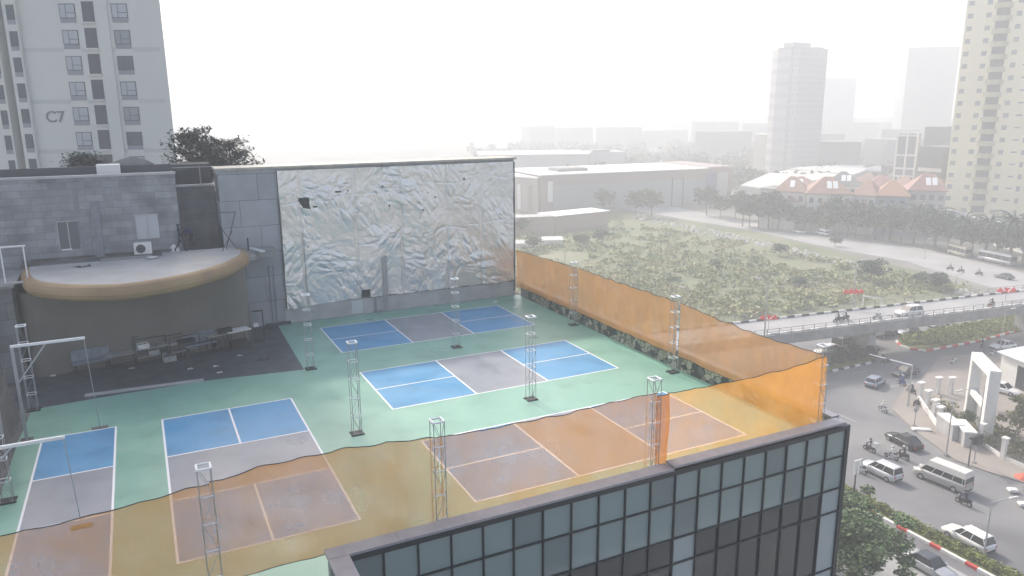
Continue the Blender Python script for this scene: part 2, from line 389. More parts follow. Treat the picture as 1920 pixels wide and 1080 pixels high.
court(-.02, -10.32, True, 6.1, 'court seen through the orange netting nearest the glass facade')
court(-10.38, -9.56, False, 6.1, 'full-width court at left running toward the viewer, near half under orange net')
court(-15.38, -9.47, False, 3.0, 'narrow half-width court at the far left edge of the roof')

# ------------------------------------------------------------------ truss posts
def truss(label, loc, h=4.4, rz=0):
    t = thing('truss_post', label, 'lighting post', loc, rz, 'steel truss posts around the courts'); a = .19
    for sx in (-1, 1):
        for sy in (-1, 1): MB().tube((sx*a,sy*a,.02),(sx*a,sy*a,h),.015,n=5).build('leg', M_steel, t)
    n = 5
    for k in range(1, n):
        z = h*k/n; mb = MB()
        for p, q in (((-a,-a),(a,-a)),((a,-a),(a,a)),((a,a),(-a,a)),((-a,a),(-a,-a))): mb.tube((*p,z),(*q,z),.02,n=5)
        mb.build('ring', M_whitep, t)
    mb = MB()
    for k in range(n):
        z0, z1 = h*k/n, h*(k+1)/n; s = 1 if k % 2 else -1
        mb.tube((-a*s,-a,z0),(a*s,-a,z1),.010,n=4); mb.tube((-a*s,a,z0),(a*s,a,z1),.010,n=4); mb.tube((a,-a*s,z0),(a,a*s,z1),.010,n=4)
    mb.build('bracing', M_steel, t)
    mb = MB()
    for p, q in (((-a-.02,-a),(a+.02,-a)),((a,-a),(a,a)),((a+.02,a),(-a-.02,a)),((-a,a),(-a,-a))): mb.tube((*p,h),(*q,h),.038,n=6)
    mb.build('top_ring', M_whitep, t)
    mb = MB(); mb.box((-.3,-.26,0),(.3,-.1,.05)); mb.box((-.3,.1,0),(.3,.26,.05)); mb.box((-.24,-.09,0.001),(.24,.09,.04))
    mb.build('base_plate', M_black, t)
    return t
tp0 = truss('truss post at the edge of the dark rubber floor, left of the farthest court', (-2.38, 8.1, 0))
for x_, y_, lb in ((6.65, 8.0, 'truss post rising in front of the farthest court, right of centre of the foil wall'),
    (-2.38, -2.05, 'truss post at the near left corner of the middle court'), (6.72, -1.95, 'truss post in front of the right half of the middle court'),
    (15.72, 8.95, 'far truss post on the stone wall with orange net behind it'), (15.72, -2.0, 'truss post standing against the stone wall, second from the foil wall'),
    (-16.1, 8.2, 'truss post at the left end of the dark rubber floor'), (-16.0, -2.1, 'truss post on the left edge beside the bunched grey netting'),
    (-9.4, -12.15, 'leftmost truss post poking above the near orange net, by the wide court'), (-2.12, -12.1, 'truss post with black net rope, middle of the near orange net'),
    (6.75, -12.15, 'truss post beside the dark orange fold of netting over the glass facade'), (15.8, -12.1, 'corner truss post where the two orange nets meet')):
    dup(tp0, (x_, y_, 0), 0, lb)

# ------------------------------------------------------------------ orange nets
M_net = net_mat('orange netting', (.52, .235, .035), .62)
M_nets = net_mat('orange netting side', (.80, .40, .15), .84)
M_netd = net_mat('folded orange netting', (.52, .20, .04), .88)
M_rope = mat('black rope', (.015, .015, .015), .8)
def net(label, P, Q, zt, zb, m, sag=.12, amp=.075, rope=True, seed=0, group='orange nets around the courts', name='safety_net', rib=True):
    P = Vector((*P, 0)); Q = Vector((*Q, 0)); L = (Q-P).length; d = (Q-P).normalized(); nr = Vector((-d.y, d.x, 0))
    t = thing(name, label, 'netting', P, 0, group)
    def top(u):
        if isinstance(zt, (list, tuple)):
            k = u*(len(zt)-1); i = min(int(k), len(zt)-2); z = zt[i]+(zt[i+1]-zt[i])*(k-i)
        else: z = zt - sag*4*u*(1-u)
        z -= .05*abs(sin(pi*u*L/1.35))*(1 if rope else 0)
        return z + .06*noise.noise(Vector((u*L*1.1, seed, 0))) + .02*noise.noise(Vector((u*L*4, seed, 3)))
    def bot(u): return (zb[0]+(zb[1]-zb[0])*u if isinstance(zb, (list, tuple)) else zb) + .03*noise.noise(Vector((u*L*.9, seed+9, 0)))
    def fn(u, v):
        z = bot(u)+(top(u)-bot(u))*v
        o = amp*(noise.noise(Vector((u*L*.7+seed, z*.35, 1)))*2.0 + noise.noise(Vector((u*L*2.2+z*.8, z*.5, seed)))*.9)
        o += amp*.9*sin(pi*v)*noise.noise(Vector((u*L*.25, seed, 7)))*3
        return d*L*u + nr*o*min(1, (4*(1-v)+.25)) + Vector((0, 0, z))
    MB().grid(int(L*7), 24, fn).build('net_cloth', m, t)
    if rope:
        mb = MB(); N = int(L*5); pr = None
        for i in range(N+1):
            p = fn(i/N, 1)+Vector((0,0,.01))
            if pr is not None: mb.tube(pr, p, .016, n=4)
            pr = p
        mb.build('edge_rope', M_rope, t)
        mb = MB(); pr = None
        for i in range(0, N+1, 2):
            p = fn(i/N, 0)+Vector((0,0,-.01))
            if pr is not None: mb.tube(pr, p, .014, n=4)
            pr = p
        mb.build('edge_rope', M_rope, t)
    return t
YF = -12.2
net('long left orange net hanging in front of the narrow and wide courts', (-18, YF), (-9.3, YF-.01), [3.75,3.68,3.6,3.62,3.75,3.9], .6, M_net, seed=1)
net('orange net between the two left posts above the stone parapet corner', (-9.3, YF-.01), (-2.1, YF), [3.9,4.1,4.12,4.05,3.84], (.6, .66), M_net, seed=2)
net('orange net in front of the near court, between the two middle posts', (-2.1, YF), (6.85, YF), [3.84,3.78,3.75,3.82,3.85], .6, M_net, seed=3)
net('bright orange net at the front right corner over the parapet', (7.35, YF), (15.95, YF), [3.72,3.68,3.66,3.72,3.95], .6, net_mat('bright orange netting', (.78,.36,.06), .60), seed=4)
net('dark narrow orange fold of netting hanging down from the third front post', (6.75, YF-.12), (7.35, YF-.12), 3.74, .7, M_netd, sag=0, amp=.06, seed=5)
net('orange net on the stone wall, next to the silver foil wall', (16.12, 18.45), (16.02, 9.0), [3.72,3.85,4.0], (.78,.9), M_nets, seed=6)
net('orange net on the stone wall, middle panel between its two posts', (16.02, 8.85), (15.98, -1.9), [4.02,3.98,4.0,4.03], (.9,.95), M_nets, seed=7)
net('orange net on the stone wall, panel nearest the front corner', (15.98, -2.1), (16.0, -12.1), [4.05,3.9,3.8,3.8,3.95], (.95,.95), net_mat('orange netting worn', (.82,.42,.17), .78), seed=8)
# old grey net bunched on the left edge
t = net('old brown-grey netting bunched and hanging at the left edge of the roof', (-16.75, 7.2), (-16.5, -3.4), [3.0,2.2,3.0,2.4,3.3], (.1,.1), net_mat('old grey netting', (.16,.15,.14), .8), amp=.22, rope=False, seed=11, group='old nets')
# net anchor band on the corner post
mb = MB()
for k in range(9): mb.tube((16.1,-12.28,1.2+k*.3),(15.72,-12.33,1.25+k*.3),.03,n=5)
mb.tube((16.14,-12.24,1.0),(16.08,-12.24,4.0),.07,n=6)
mb.build('net_lacing', M_netd, [o for o in C.objects if o.get('label','').startswith('bright orange net')][0])

# ------------------------------------------------------------------ stone wall
sw = thing('stone_wall', 'low wall of black and cream crazy stone under the side orange net', 'wall', (16.3, -11, 0))
m = bpy.data.materials.new('crazy stone'); m.use_nodes = True; n = m.node_tree; L_ = n.links; b = n.nodes['Principled BSDF']
tc = n.nodes.new('ShaderNodeTexCoord'); v = n.nodes.new('ShaderNodeTexVoronoi'); v.inputs['Scale'].default_value = 2.6
r = n.nodes.new('ShaderNodeValToRGB'); r.color_ramp.interpolation = 'CONSTANT'
for i, (p, c_) in enumerate([(0, (.05,.06,.055)), (.2, (.30,.31,.24)), (.42, (.17,.18,.15)), (.6, (.42,.40,.30)), (.78, (.12,.14,.12)), (.88, (.30,.27,.19))]):
    e = r.color_ramp.elements[i] if i < 2 else r.color_ramp.elements.new(p); e.position = p; e.color = (*c_, 1)
L_.new(tc.outputs['Object'], v.inputs['Vector'])
cr = n.nodes.new('ShaderNodeSeparateColor'); L_.new(v.outputs['Color'], cr.inputs[0]); L_.new(cr.outputs[0], r.inputs[0])
v2 = n.nodes.new('ShaderNodeTexVoronoi'); v2.feature = 'DISTANCE_TO_EDGE'; v2.inputs['Scale'].default_value = 2.6; L_.new(tc.outputs['Object'], v2.inputs['Vector'])
lt = n.nodes.new('ShaderNodeMath'); lt.operation = 'LESS_THAN'; lt.inputs[1].default_value = .035; L_.new(v2.outputs['Distance'], lt.inputs[0])
mx = n.nodes.new('ShaderNodeMix'); mx.data_type = 'RGBA'; L_.new(lt.outputs[0], mx.inputs[0]); L_.new(r.outputs[0], mx.inputs[6]); mx.inputs[7].default_value = (.035,.04,.035,1)
L_.new(mx.outputs[2], b.inputs['Base Color']); b.inputs['Roughness'].default_value = .7
o = MB().grid(1, 60, lambda u, v_: (0, 29.4*v_-1.4, .93*u)).box((.002,-1.4,0),(.25,28,.93)).build('wall', m, sw); 
MB().box((-.02,-1.4,.93),(.27,28,.985)).build('coping', M_concd, sw)

# ------------------------------------------------------------------ foil wall building
fb = thing('foil_clad_building', 'grey panelled building whose tall wall is covered in crumpled silver foil', 'building', (-5.5, 18.7, 0))
M_panel = brick_mat('grey wall panels', (.33,.35,.37), (.30,.32,.345), (.12,.13,.14), 2.45, 1.75, .018, stain=.12)
M_panel.node_tree.nodes['Brick Texture'].offset = .5
MB().box((0,.001,0),(21.55,2.2,10.78)).build('wall', M_panel, fb); MB().box((.02,2.21,0),(21.5,16,9.2)).build('rear_wall', M_conc, fb)
MB().box((-.12,-.18,10.785),(21.72,2.3,10.93)).build('roof_edge', mat('pale roof flashing', (.40,.38,.33), .6, var=.2), fb)
MB().box((3.6,-.06,0),(21.5,-.001,1.15)).build('plinth', M_conc2, fb)
MB().box((3.6,-.075,1.151),(21.5,-.003,1.2)).build('plinth_rail', M_concd, fb)
mb = MB()
MB().box((9.95,-.09,.121),(10.17,-.061,1.15)).box((9.85,-.16,0),(10.55,-.061,.12)).build('downpipe_box', M_conc, fb)
mb.box((8.3,-.08,.1),(9.1,-.061,1.1))
mb.build('plinth_panel', mat('white plinth panel', (.55,.57,.58), .6), fb)
x0f, x1f, z0f, z1f = 3.75, 21.45, 1.22, 10.62
def rdg(x, y, s): return 1-abs(noise.noise(Vector((x, y, s))))*2
def foil(u, v_):
    x_ = x0f+(x1f-x0f)*u; z_ = z0f+(z1f-z0f)*v_
    if v_ == 0: z_ += -.22*max(0, 1-u*4) + .1*noise.noise(Vector((x_*1.2,0,5)))
    def fac(x, y, s_):
        d_ = noise.voronoi(Vector((x, y, s_)), distance_metric='DISTANCE')[0]; return min(1, d_[1]-d_[0])
    def patt(a, k):
        p = x_*cos(a)+z_*sin(a)+k*3.3; q = -x_*sin(a)+z_*cos(a)
        return .14*fac(p*.85, q*.36, 1.5+k) + .11*fac(p*2.1, q*.9, 4.5+k) + .03*fac(p*4.6, q*2.2, 9.5+k)
    m1_ = min(1, max(0, .5+2.2*noise.noise(Vector((x_*.3, z_*.35, 31))))); m2_ = min(1, max(0, .5+2.2*noise.noise(Vector((x_*.35, z_*.3, 57)))))
    o = (1-m1_)*patt(.45, 0)+m1_*((1-m2_)*patt(-.55, 5)+m2_*patt(1.25, 9))
    o = o*(.3+.8*min(1, max(0, .5+2*noise.noise(Vector((x_*.4, z_*.4+7, 3)))))) + .10*(noise.noise(Vector((x_*.45, z_*.3, 3)))+.3)
    for sx in (5.1+3.75-3.75, 8.9, 12.3, 15.9, 18.7):      # seams between foil sheets
        dd = abs(x_-sx-.05*noise.noise(Vector((0,z_,sx)))); 
        if dd < .14: o -= .11*(1-dd/.14)
    for sz in (4.6, 8.1):
        dd = abs(z_-sz-.5*noise.noise(Vector((x_*.4,0,sz)))-.3*int(x_/3.5));
        if dd < .08: o -= .018*(1-dd/.08)
    return (x_, -.075-max(0,o)-.0, z_)
holes = [(5.05,5.75,8.0,8.75),(6.0,6.3,8.02,8.12),(5.5,5.8,7.98,8.06),(8.15,8.6,9.55,9.62),(7.6,8.0,8.98,9.06),(8.4,8.55,9.0,9.15),(11.35,11.5,7.72,7.9),(13.9,14.05,7.3,7.4),(14.35,14.5,8.55,8.65),(17.2,17.4,9.4,9.55),(9.0,9.2,7.45,7.52),(14.9,15.1,8.2,8.3),(10.9,11.05,9.2,9.28),(9.05,9.7,1.0,1.85)]
def hskip(u, v_):
    x_ = x0f+(x1f-x0f)*u; z_ = z0f+(z1f-z0f)*v_
    for i, (a, b_, c_, d_) in enumerate(holes):
        if a < x_ < b_ and c_ < z_ < d_:
            if i == 0: return (x_-a)/(b_-a) > (8.62-z_)*.8-.1 or z_ > 8.55
            return True
    return False
m = bpy.data.materials.new('crumpled foil'); m.use_nodes = True; n = m.node_tree; b = n.nodes['Principled BSDF']
b.inputs['Base Color'].default_value = (.74,.73,.70,1); b.inputs['Metallic'].default_value = .6; b.inputs['Roughness'].default_value = .27
tc = n.nodes.new('ShaderNodeTexCoord'); t_ = n.nodes.new('ShaderNodeTexNoise'); t_.inputs['Scale'].default_value = 4.5; t_.inputs['Detail'].default_value = 7; t_.inputs['Distortion'].default_value = .3
bp = n.nodes.new('ShaderNodeBump'); bp.inputs['Strength'].default_value = .6; bp.inputs['Distance'].default_value = .04
n.links.new(tc.outputs['Object'], t_.inputs['Vector']); n.links.new(t_.outputs[0], bp.inputs['Height']); n.links.new(bp.outputs[0], b.inputs['Normal'])
M_foil = m
MB().grid(300, 170, foil, sm=False, skip=hskip).build('foil_sheet', M_foil, fb)
MB().box((x0f+.05,-.06,1.25),(x1f-.05,-.002,10.55)).build('dark_backing', mat('dark backing boards', (.035,.038,.04), .9), fb)
MB().tube((x0f,-.12,1.05),(x0f,-.12,10.6),.05).build('trim', M_concd, fb); MB().box((x1f,-.2,.4),(x1f+.1,-.01,10.6)).build('trim', M_concd, fb)
MB().tube((14.0,-.30,1.2),(14.0,-.30,4.6),.05).tube((14.25,-.28,1.2),(14.25,-.28,4.6),.04).build('pipe', M_steel, fb) if False else MB().tube((10.75,-.30,0),(10.75,-.30,4.2),.05).tube((10.98,-.28,0),(10.98,-.28,4.2),.045).build('pipe', M_steel, fb)
MB().box((2.75,-.14,0),(2.87,-.001,4.2)).box((3.02,-.14,0),(3.1,-.001,4.2)).build('conduit', M_panel, fb)
MB().box((2.2,-.35,0),(3.9,-.001,.16)).build('pipe_box', M_dark, fb)

# ------------------------------------------------------------------ block-wall building and recess on the left
bb = thing('block_wall_building', 'grey concrete block building with two boarded windows behind the curved canopy', 'building', (-25, 18.2, 0))
M_block = brick_mat('grey blockwork', (.30,.31,.325), (.20,.21,.225), (.16,.165,.175), .95, .42, .012, stain=.3)
MB().box((0,0,0),(16.95,10,10.72)).build('wall', M_block, bb)
MB().box((0,-.08,10.722),(17.0,.3,10.86)).build('coping', M_conc2, bb)
Mrp = mat('smooth render patch', (.22,.23,.25), .85, var=.15)
for a_, b_ in (((11.2,-.02,8.6),(11.5,-.0005,10.2)),((12.05,-.07,5.85),(12.5,-.001,9.3)),((11.35,-.05,5.85),(11.9,-.001,8.0))): MB().box(a_, b_).build('pilaster', Mrp, bb)
MB().box((12.6,1.2,10.72),(13.9,2.4,11.35)).build('roof_box', M_white, bb)
MB().box((0,2.6,10.723),(16.9,2.9,11.2)).build('back_parapet', mat('dark parapet', (.08,.085,.09), .8), bb)
# low grey mound roof
mb = MB(); N = 14
mb.add([(12.9+3.4*i/N, 3.2, 10.72+.95*sin(pi*i/N)**.6+(.12*noise.noise(Vector((i,3,3))))) for i in range(N+1)]+[(12.9+3.4*i/N, 6.2, 10.72+.8*sin(pi*i/N)**.6) for i in range(N+1)],
       [(i,i+1,N+2+i,N+1+i) for i in range(N)]+[tuple(range(N,-1,-1))])
mb.build('mound_cover', M_conc, bb)
for (xa, xb, za, zb) in ((10.2,11.25,6.45,8.13),(14.45,15.7,6.75,8.25)):
    wv = MB().box((xa,-.03,za),(xb,-.0012,zb)).build('window', mat('boarded window', (.13,.135,.145), .7) if xa < 12 else mat('pale boarded window', (.46,.48,.5), .7), bb)
    f = MB(); f.box((xa-.05,-.07,za),(xa,-.0011,zb)); f.box(((xa+xb)/2-.03,-.07,za),((xa+xb)/2+.03,-.031,zb)); f.box((xa-.05,-.07,zb),(xb+.05,-.0011,zb+.05))
    f.build('window_frame', M_steel, wv)
MB().box((10.25,-.12,6.42),(10.8,-.071,6.5)).build('sill', M_whitep, bb)
MB().box((8.6,-.06,5.85),(16.6,-.0013,6.0)).build('skirting', M_concd, bb)

rb = thing('recessed_building', 'dark recessed wall with a shadowed bay between the block building and the foil wall', 'building', (-8, 21.5, 0))
MB().box((-.05,0,0),(2.5,4,9.6)).build('wall', brick_mat('dark grey courses', (.18,.185,.195), (.16,.165,.175), (.13,.135,.14), 3, .35, .01), rb)
MB().box((-.05,-.15,9.6),(2.5,.4,9.72)).build('ledge', M_conc2, rb)
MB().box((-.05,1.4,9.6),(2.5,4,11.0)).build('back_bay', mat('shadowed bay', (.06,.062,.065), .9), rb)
MB().box((1.62,-.1,9.72),(1.7,0,10.9)).box((-.05,-.1,10.86),(2.5,0,10.94)).build('bay_frame', M_conc, rb)

# ------------------------------------------------------------------ curved annex
ax = thing('curved_annex', 'low annex with a curved overhanging roof whose rounded rim is tan and ochre', 'building', (-10.6, 14, 0))
def al(mb, nm, m): o = mb.build(nm, m, ax); o.location = (10.6,-14,0); return o
ctl = [(-16.75,18.1),(-16.62,15.4),(-15.95,12.3),(-14.4,10.35),(-12.6,9.25),(-10.9,8.95),(-8.4,10.0),(-6.3,11.9),(-4.75,14.6),(-4.35,16.6),(-4.6,18.1)]
def crom(P, n):
    out = []
    for i in range(len(P)-1):
        a = P[max(i-1,0)]; b_ = P[i]; c_ = P[i+1]; d_ = P[min(i+2,len(P)-1)]
        for k in range(n):
            t_ = k/n; out.append(tuple(.5*((2*b_[j])+(c_[j]-a[j])*t_+(2*a[j]-5*b_[j]+4*c_[j]-d_[j])*t_*t_+(3*b_[j]-a[j]-3*c_[j]+d_[j])*t_**3) for j in (0,1)))
    return out+[P[-1]]
path = crom(ctl, 8)
prof = [(-.5,4.9),(-.12,4.96),(.05,5.1),(.12,5.3),(.08,5.5),(-.02,5.68),(-.14,5.77),(-.28,5.797),(-.38,5.8)]
def offs(path, d):
    out = []
    for i, p in enumerate(path):
        a = path[max(i-1,0)]; b_ = path[min(i+1,len(path)-1)]; tx, ty = b_[0]-a[0], b_[1]-a[1]; L = math.hypot(tx,ty)
        out.append((p[0]+ty/L*-1*d*-1*-1, p[1]+tx/L*d*-1*-1*-1))
    return out
# outward normal: path runs left->front->right, outward is to the right-hand side (x: +ty... checked by sign below)
def offs(path, d):
    out = []; cx, cy = -10.6, 16
    for i, p in enumerate(path):
        a = path[max(i-1,0)]; b_ = path[min(i+1,len(path)-1)]; tx, ty = b_[0]-a[0], b_[1]-a[1]; L = math.hypot(tx,ty)
        nx, ny = ty/L, -tx/L
        if nx*(p[0]-cx)+ny*(p[1]-cy) < 0: nx, ny = -nx, -ny
        out.append((p[0]+nx*d, p[1]+ny*d))
    return out
rings = [[(x_, y_, z_) for x_, y_ in offs(path, d)] for d, z_ in prof]
mb = MB(); n_ = len(path)
for k in range(len(prof)-1):
    mb.add(rings[k]+rings[k+1], [(i,i+1,n_+i+1,n_+i) for i in range(n_-1)], 0, True)
M_rim = ramp_mat('tan canopy rim', [(.3, (.20,.155,.11)), (.5, (.29,.195,.10)), (.7, (.36,.25,.13))], .35, .6)
al(mb, 'canopy_rim', M_rim)
inn = offs(path, -.38); al(MB().sheet([p for p in inn]+[(-4.6,18.19),(-16.9,18.19)], 5.8), 'canopy_roof', mat('grey membrane roof', (.40,.40,.385), .6, var=.14, scale=.5, bump=.1))
inb = offs(path, -.5); al(MB().sheet([p for p in inb], 4.9), 'canopy_soffit', M_concd)
wp = crom([(-16.75,18),(-16.72,14.0),(-14,14.0),(-10.5,14.2),(-7,14.8),(-4.75,15.5),(-4.7,18)], 6)
mb = MB(); n_ = len(wp); mb.add([(x_,y_,0) for x_,y_ in wp]+[(x_,y_,4.88) for x_,y_ in wp], [(i,i+1,n_+i+1,n_+i) for i in range(n_-1)], 0, True)
al(mb, 'curved_wall', mat('taupe wall', (.165,.155,.135), .8, var=.12, scale=.4))
al(MB().box((-16.6,16.9,5.801),(-9.3,18.1,5.83)), 'roof_gutter', M_concd)
al(MB().box((-4.55,17.4,5.05),(-2.4,18.68,5.55)).box((-4.6,15.6,5.25),(-3.9,17.39,5.5)), 'ledge', M_conc)
al(MB().box((-16.8,16.7,5.8),(-16.6,18.1,6.0)), 'kerb', M_concd)

lw = thing('side_annex', 'dark grey annex wall at the far left with an opening at its foot', 'building', (-18, 13, 0))
MB().box((-5,.3,0),(1.05,5.19,5.35)).build('wall', brick_mat('annex blocks', (.17,.175,.18), (.14,.145,.15), (.09,.09,.095), 1.4, .9, .015), lw)
MB().box((-5,.05,5.36),(1.2,5.18,5.5)).build('coping', M_conc, lw)
MB().box((-3.5,.15,0),(-.15,.29,3.2)).build('opening', mat('dark opening', (.02,.02,.02), .9), lw)
MB().box((-3.6,.1,3.2),(-.1,.29,3.35)).build('lintel', M_conc2, lw)
# white rail frame on it
rf = thing('rail_frame', 'white tubular frame standing on the annex roof at the far left', 'railing', (-17.2, 13.6, 5.5))
MB().tube((0,0,0),(0,0,2.0),.04).build('post', M_whitep, rf); MB().tube((1.05,0,0),(1.05,0,2.0),.04).build('post', M_whitep, rf)
MB().tube((-.6,0,2.02),(1.15,0,2.02),.055).build('top_rail', M_whitep, rf); MB().box((-.1,-.1,0),(1.2,.1,.1)).build('bottom_rail', M_conc2, rf)

# white plank on ledge
t = thing('plank', 'white plank lying on the ledge at the right end of the canopy', 'plank', (-3.6, 17.5, 5.56), .3)
MB().box((-.16,-.95,0),(.16,.95,.07)).build('board', M_whitep, t)
# AC unit
ac = thing('air_conditioner', 'white outdoor air conditioner with round dark fan under the boarded window', 'air conditioner', (-10.35, 17.35, 5.84))
MB().box((-.5,-.2,.12),(.5,.2,.82)).build('casing', M_white, ac)
mb = MB(); mb.tube((-.12,-.201,.47),(-.12,-.24,.47),.27,n=20); mb.build('fan', M_frame, ac)
mb = MB()
for r_ in (.1,.18,.26):
    for k in range(16): a0, a1 = 2*pi*k/16, 2*pi*(k+1)/16; mb.tube((-.12+r_*cos(a0),-.25,.47+r_*sin(a0)),(-.12+r_*cos(a1),-.25,.47+r_*sin(a1)),.008,n=4)
mb.build('fan_guard', M_steel, ac); MB().box((-.45,-.16,0),(-.35,.16,.12)).box((.35,-.16,0),(.45,.16,.12)).build('foot', M_black, ac)
t = thing('timber_beam', 'long grey beam lying on the annex roof before the air conditioner', 'beam', (-11.2, 16.75, 5.8), .02)
MB().box((-1.5,-.15,0),(1.3,.15,.14)).build('beam', M_conc, t)
t = thing('sack', 'white sack pile beside the two workers on the annex roof', 'sack', at(330,471,5.8))
mb = MB(); mb.grid(16, 10, lambda u, v_: (.30*cos(2*pi*u)*cos(pi/2*v_)*(1+.3*sin(u*25.1)), .2*sin(2*pi*u)*cos(pi/2*v_), .42*sin(pi/2*v_)**.7*(1+.25*sin(u*12.57)))); mb.build('cloth', M_white, t)
t = thing('drainage_tray', 'round pale tray on the annex roof near the beam', 'tray', (-9.9, 16.3, 5.8))
MB().tube((0,0,0),(0,0,.08),.38,.42,n=18).build('rim', M_steel, t); MB().tube((0,0,.081),(0,0,.085),.3,n=18).build('dish', M_white, t)
t = thing('rubble', 'small dark rag on the left part of the annex roof', 'rag', (-13.6, 15.2, 5.8))
MB().grid(8,4,lambda u,v_:((u-.5)*.9,(v_-.5)*.22+.05*sin(u*9),.03+.09*noise.noise(Vector((u*5,v_*5,1)))+.04)).build('cloth', M_frame, t)
t = thing('antenna_stand', 'thin dark metal stand leaning in the corner by the foil building', 'stand', (-5.2, 17.9, 5.8))
mb = MB(); mb.tube((-.3,-.5,0),(.55,.2,2.3),.025); mb.build('pole', M_black, t)
MB().tube((-.6,-1.1,.0),(.2,-.1,1.1),.025).tube((.35,-.9,0),(-.35,.1,1.2),.025).build('brace', M_black, t)
MB().tube((-.5,.0,2.35),(.6,.2,2.3),.02).build('crossbar', M_black, t)
t = thing('short_post', 'short black post at the right rear of the canopy roof', 'post', (-4.1, 17.6, 5.56))
MB().tube((0,0,0),(0,0,.85),.05).build('post', M_black, t)

# lamp-style frames with hanging cable
def lframe(label, px_, y_, xp, xa, h, zb=0):
    t = thing('hanging_frame', label, 'frame', (xp, y_, 0), 0, 'white angle frames at the left edge')
    MB().box((-.06,-.06,0),(.06,.06,h)).build('post', M_steel, t)
    MB().box((-.06,-.055,h),(xa-xp,.055,h+.11)).build('arm', M_whitep, t)
    MB().tube((0.03,0,h*.62),((xa-xp)*.45,0,h),.035).build('brace', M_steel, t)
    MB().tube((xa-xp-.05,0,h),(xa-xp+.1,.02,.03),.018,n=5).build('cable', M_steel, t)
    MB().box((xa-xp-.25,-.12,0),(xa-xp+.45,.12,.05)).build('cable_weight', M_concd, t)
    MB().box((-.25,-.25,0),(.25,.25,.03)).build('base_plate', M_concd, t)
    return t
lframe('white angle frame with diagonal brace at the left edge of the dark rubber floor', 0, 4.15, -16.0, -13.15, 4.4)
lframe('white angle frame reaching over the narrow court, nearer the viewer', 0, -5.5, -16.3, -13.45, 3.45)
t = thing('concrete_strip', 'long grey strip lying along the edge of the dark rubber floor', 'strip', (-11, 9.0, 0), -.06)
MB().box((-2.9,-.12,0),(2.9,.12,.1)).build('strip', M_conc2, t)
t = thing('black_frame', 'tall black metal frame at the right end of the taupe wall', 'frame', (-4.5, 15.0, 0))
mb = MB(); mb.box((.0,0,.05),(.62,.07,.14)); mb.box((.56,0,.141),(.63,.07,2.0)); mb.box((-.05,0,2.001),(.63,.07,2.09)); mb.build('frame', M_black, t)
MB().box((.0,.02,1.0),(.3,.05,1.25)).build('cross_plate', M_white, t)
t = thing('rag', 'dark rag lying on the rubber floor right of the furniture', 'rag', (-4.6, 11.0, 0))
MB().grid(10,5,lambda u,v_:((u-.5)*.8,(v_-.5)*.3+.06*sin(u*9),.05+.1*noise.noise(Vector((u*5,v_*5,1))))).build('cloth', M_frame, t)

# ------------------------------------------------------------------ old furniture along the curved wall
def table_frame(label, x_, y_, rz, L=1.8, mcol=None, h=.75, tilt=0):
    t = thing('folding_table', label, 'table', (x_, y_, 0), rz, 'discarded furniture along the taupe wall')
    MB().box((-L/2,-.38,h-.04),(L/2,.38,h)).build('tabletop', mcol or M_steel, t)
    for sx in (-1,1):
        for sy in (-1,1): MB().tube((sx*(L/2-.1),sy*.3,0),(sx*(L/2-.16),sy*.3,h-.04),.022,n=5).build('leg', M_black, t)
    MB().box((-L/2+.1,-.31,.18),(L/2-.1,-.28,.22)).build('stretcher', M_black, t)
    return t
def rack(label, x_, y_, rz, L=1.7, h=1.15):
    t = thing('metal_rack', label, 'rack', (x_, y_, 0), rz, 'discarded furniture along the taupe wall')
    for sx in (-1,1):
        for sy in (-1,1): MB().tube((sx*L/2,sy*.3,0),(sx*L/2,sy*.3,h),.022,n=5).build('post', M_black, t)
    for z in (.3,.65): MB().box((-L/2,-.3,z),(L/2,.3,z+.03)).build('shelf', M_steel, t)
    mb = MB(); mb.tube((-L/2,-.3,h),(L/2,-.3,h),.022); mb.tube((-L/2,.3,h),(L/2,.3,h),.022); mb.build('top_rail', M_black, t)
    return t
def bench(label, x_, y_, rz, L=2.0, m1=None):
    t = thing('bench', label, 'bench', (x_, y_, 0), rz, 'discarded furniture along the taupe wall')
    MB().box((-L/2,-.25,.42),(L/2,.25,.5)).build('seat', m1 or M_steel, t)
    MB().box((-L/2,.25,.5),(L/2,.31,.95)).build('backrest', m1 or M_steel, t)
    for sx in (-1,1): MB().box((sx*(L/2-.1)-.03,-.25,0),(sx*(L/2-.1)+.03,.28,.42)).build('leg', M_black, t)
    return t
M_dus = mat('dusty blue-grey plastic', (.20,.23,.27), .5, var=.2); M_dk = mat('black plastic', (.015,.016,.02), .5); M_dust = mat('dusty board', (.32,.32,.31), .6, var=.25, scale=4)
def fpos(px, py): p = at(px, py, 0); return p.x, p.y
A = .08
for fn_, lb, px, kw in ((bench, 'long low bench at the left end of the furniture row', 175, dict(m1=M_dus, L=1.7)), (table_frame, 'pale folded table leaning low, second in the furniture row', 228, dict(mcol=M_dust, L=1.5, h=.6)),
    (rack, 'upright black metal rack with pale boxes, left of centre in the row', 285, dict(L=1.5)), (table_frame, 'worn table right of the metal rack', 320, dict(mcol=M_dust, L=1.2)),
    (rack, 'wide low rack in the middle of the furniture row', 345, dict(L=1.5, h=1.0)), (bench, 'blue-grey sofa-like bench, largest seat of the row', 378, dict(m1=M_dus, L=1.7)),
    (table_frame, 'table with pale top right of the blue-grey bench', 410, dict(mcol=M_dust, L=1.2, h=.8)), (table_frame, 'last pale table at the right end of the furniture row', 448, dict(mcol=M_white, L=1.3, h=.85))):
    y_ = 695-(px-175)*.165; X_, Y_ = fpos(px, y_); o_ = fn_(lb, X_, Y_-.05, .16 if px < 330 else .3, **kw); o_.scale = (1.15, 1.15, 1.35)
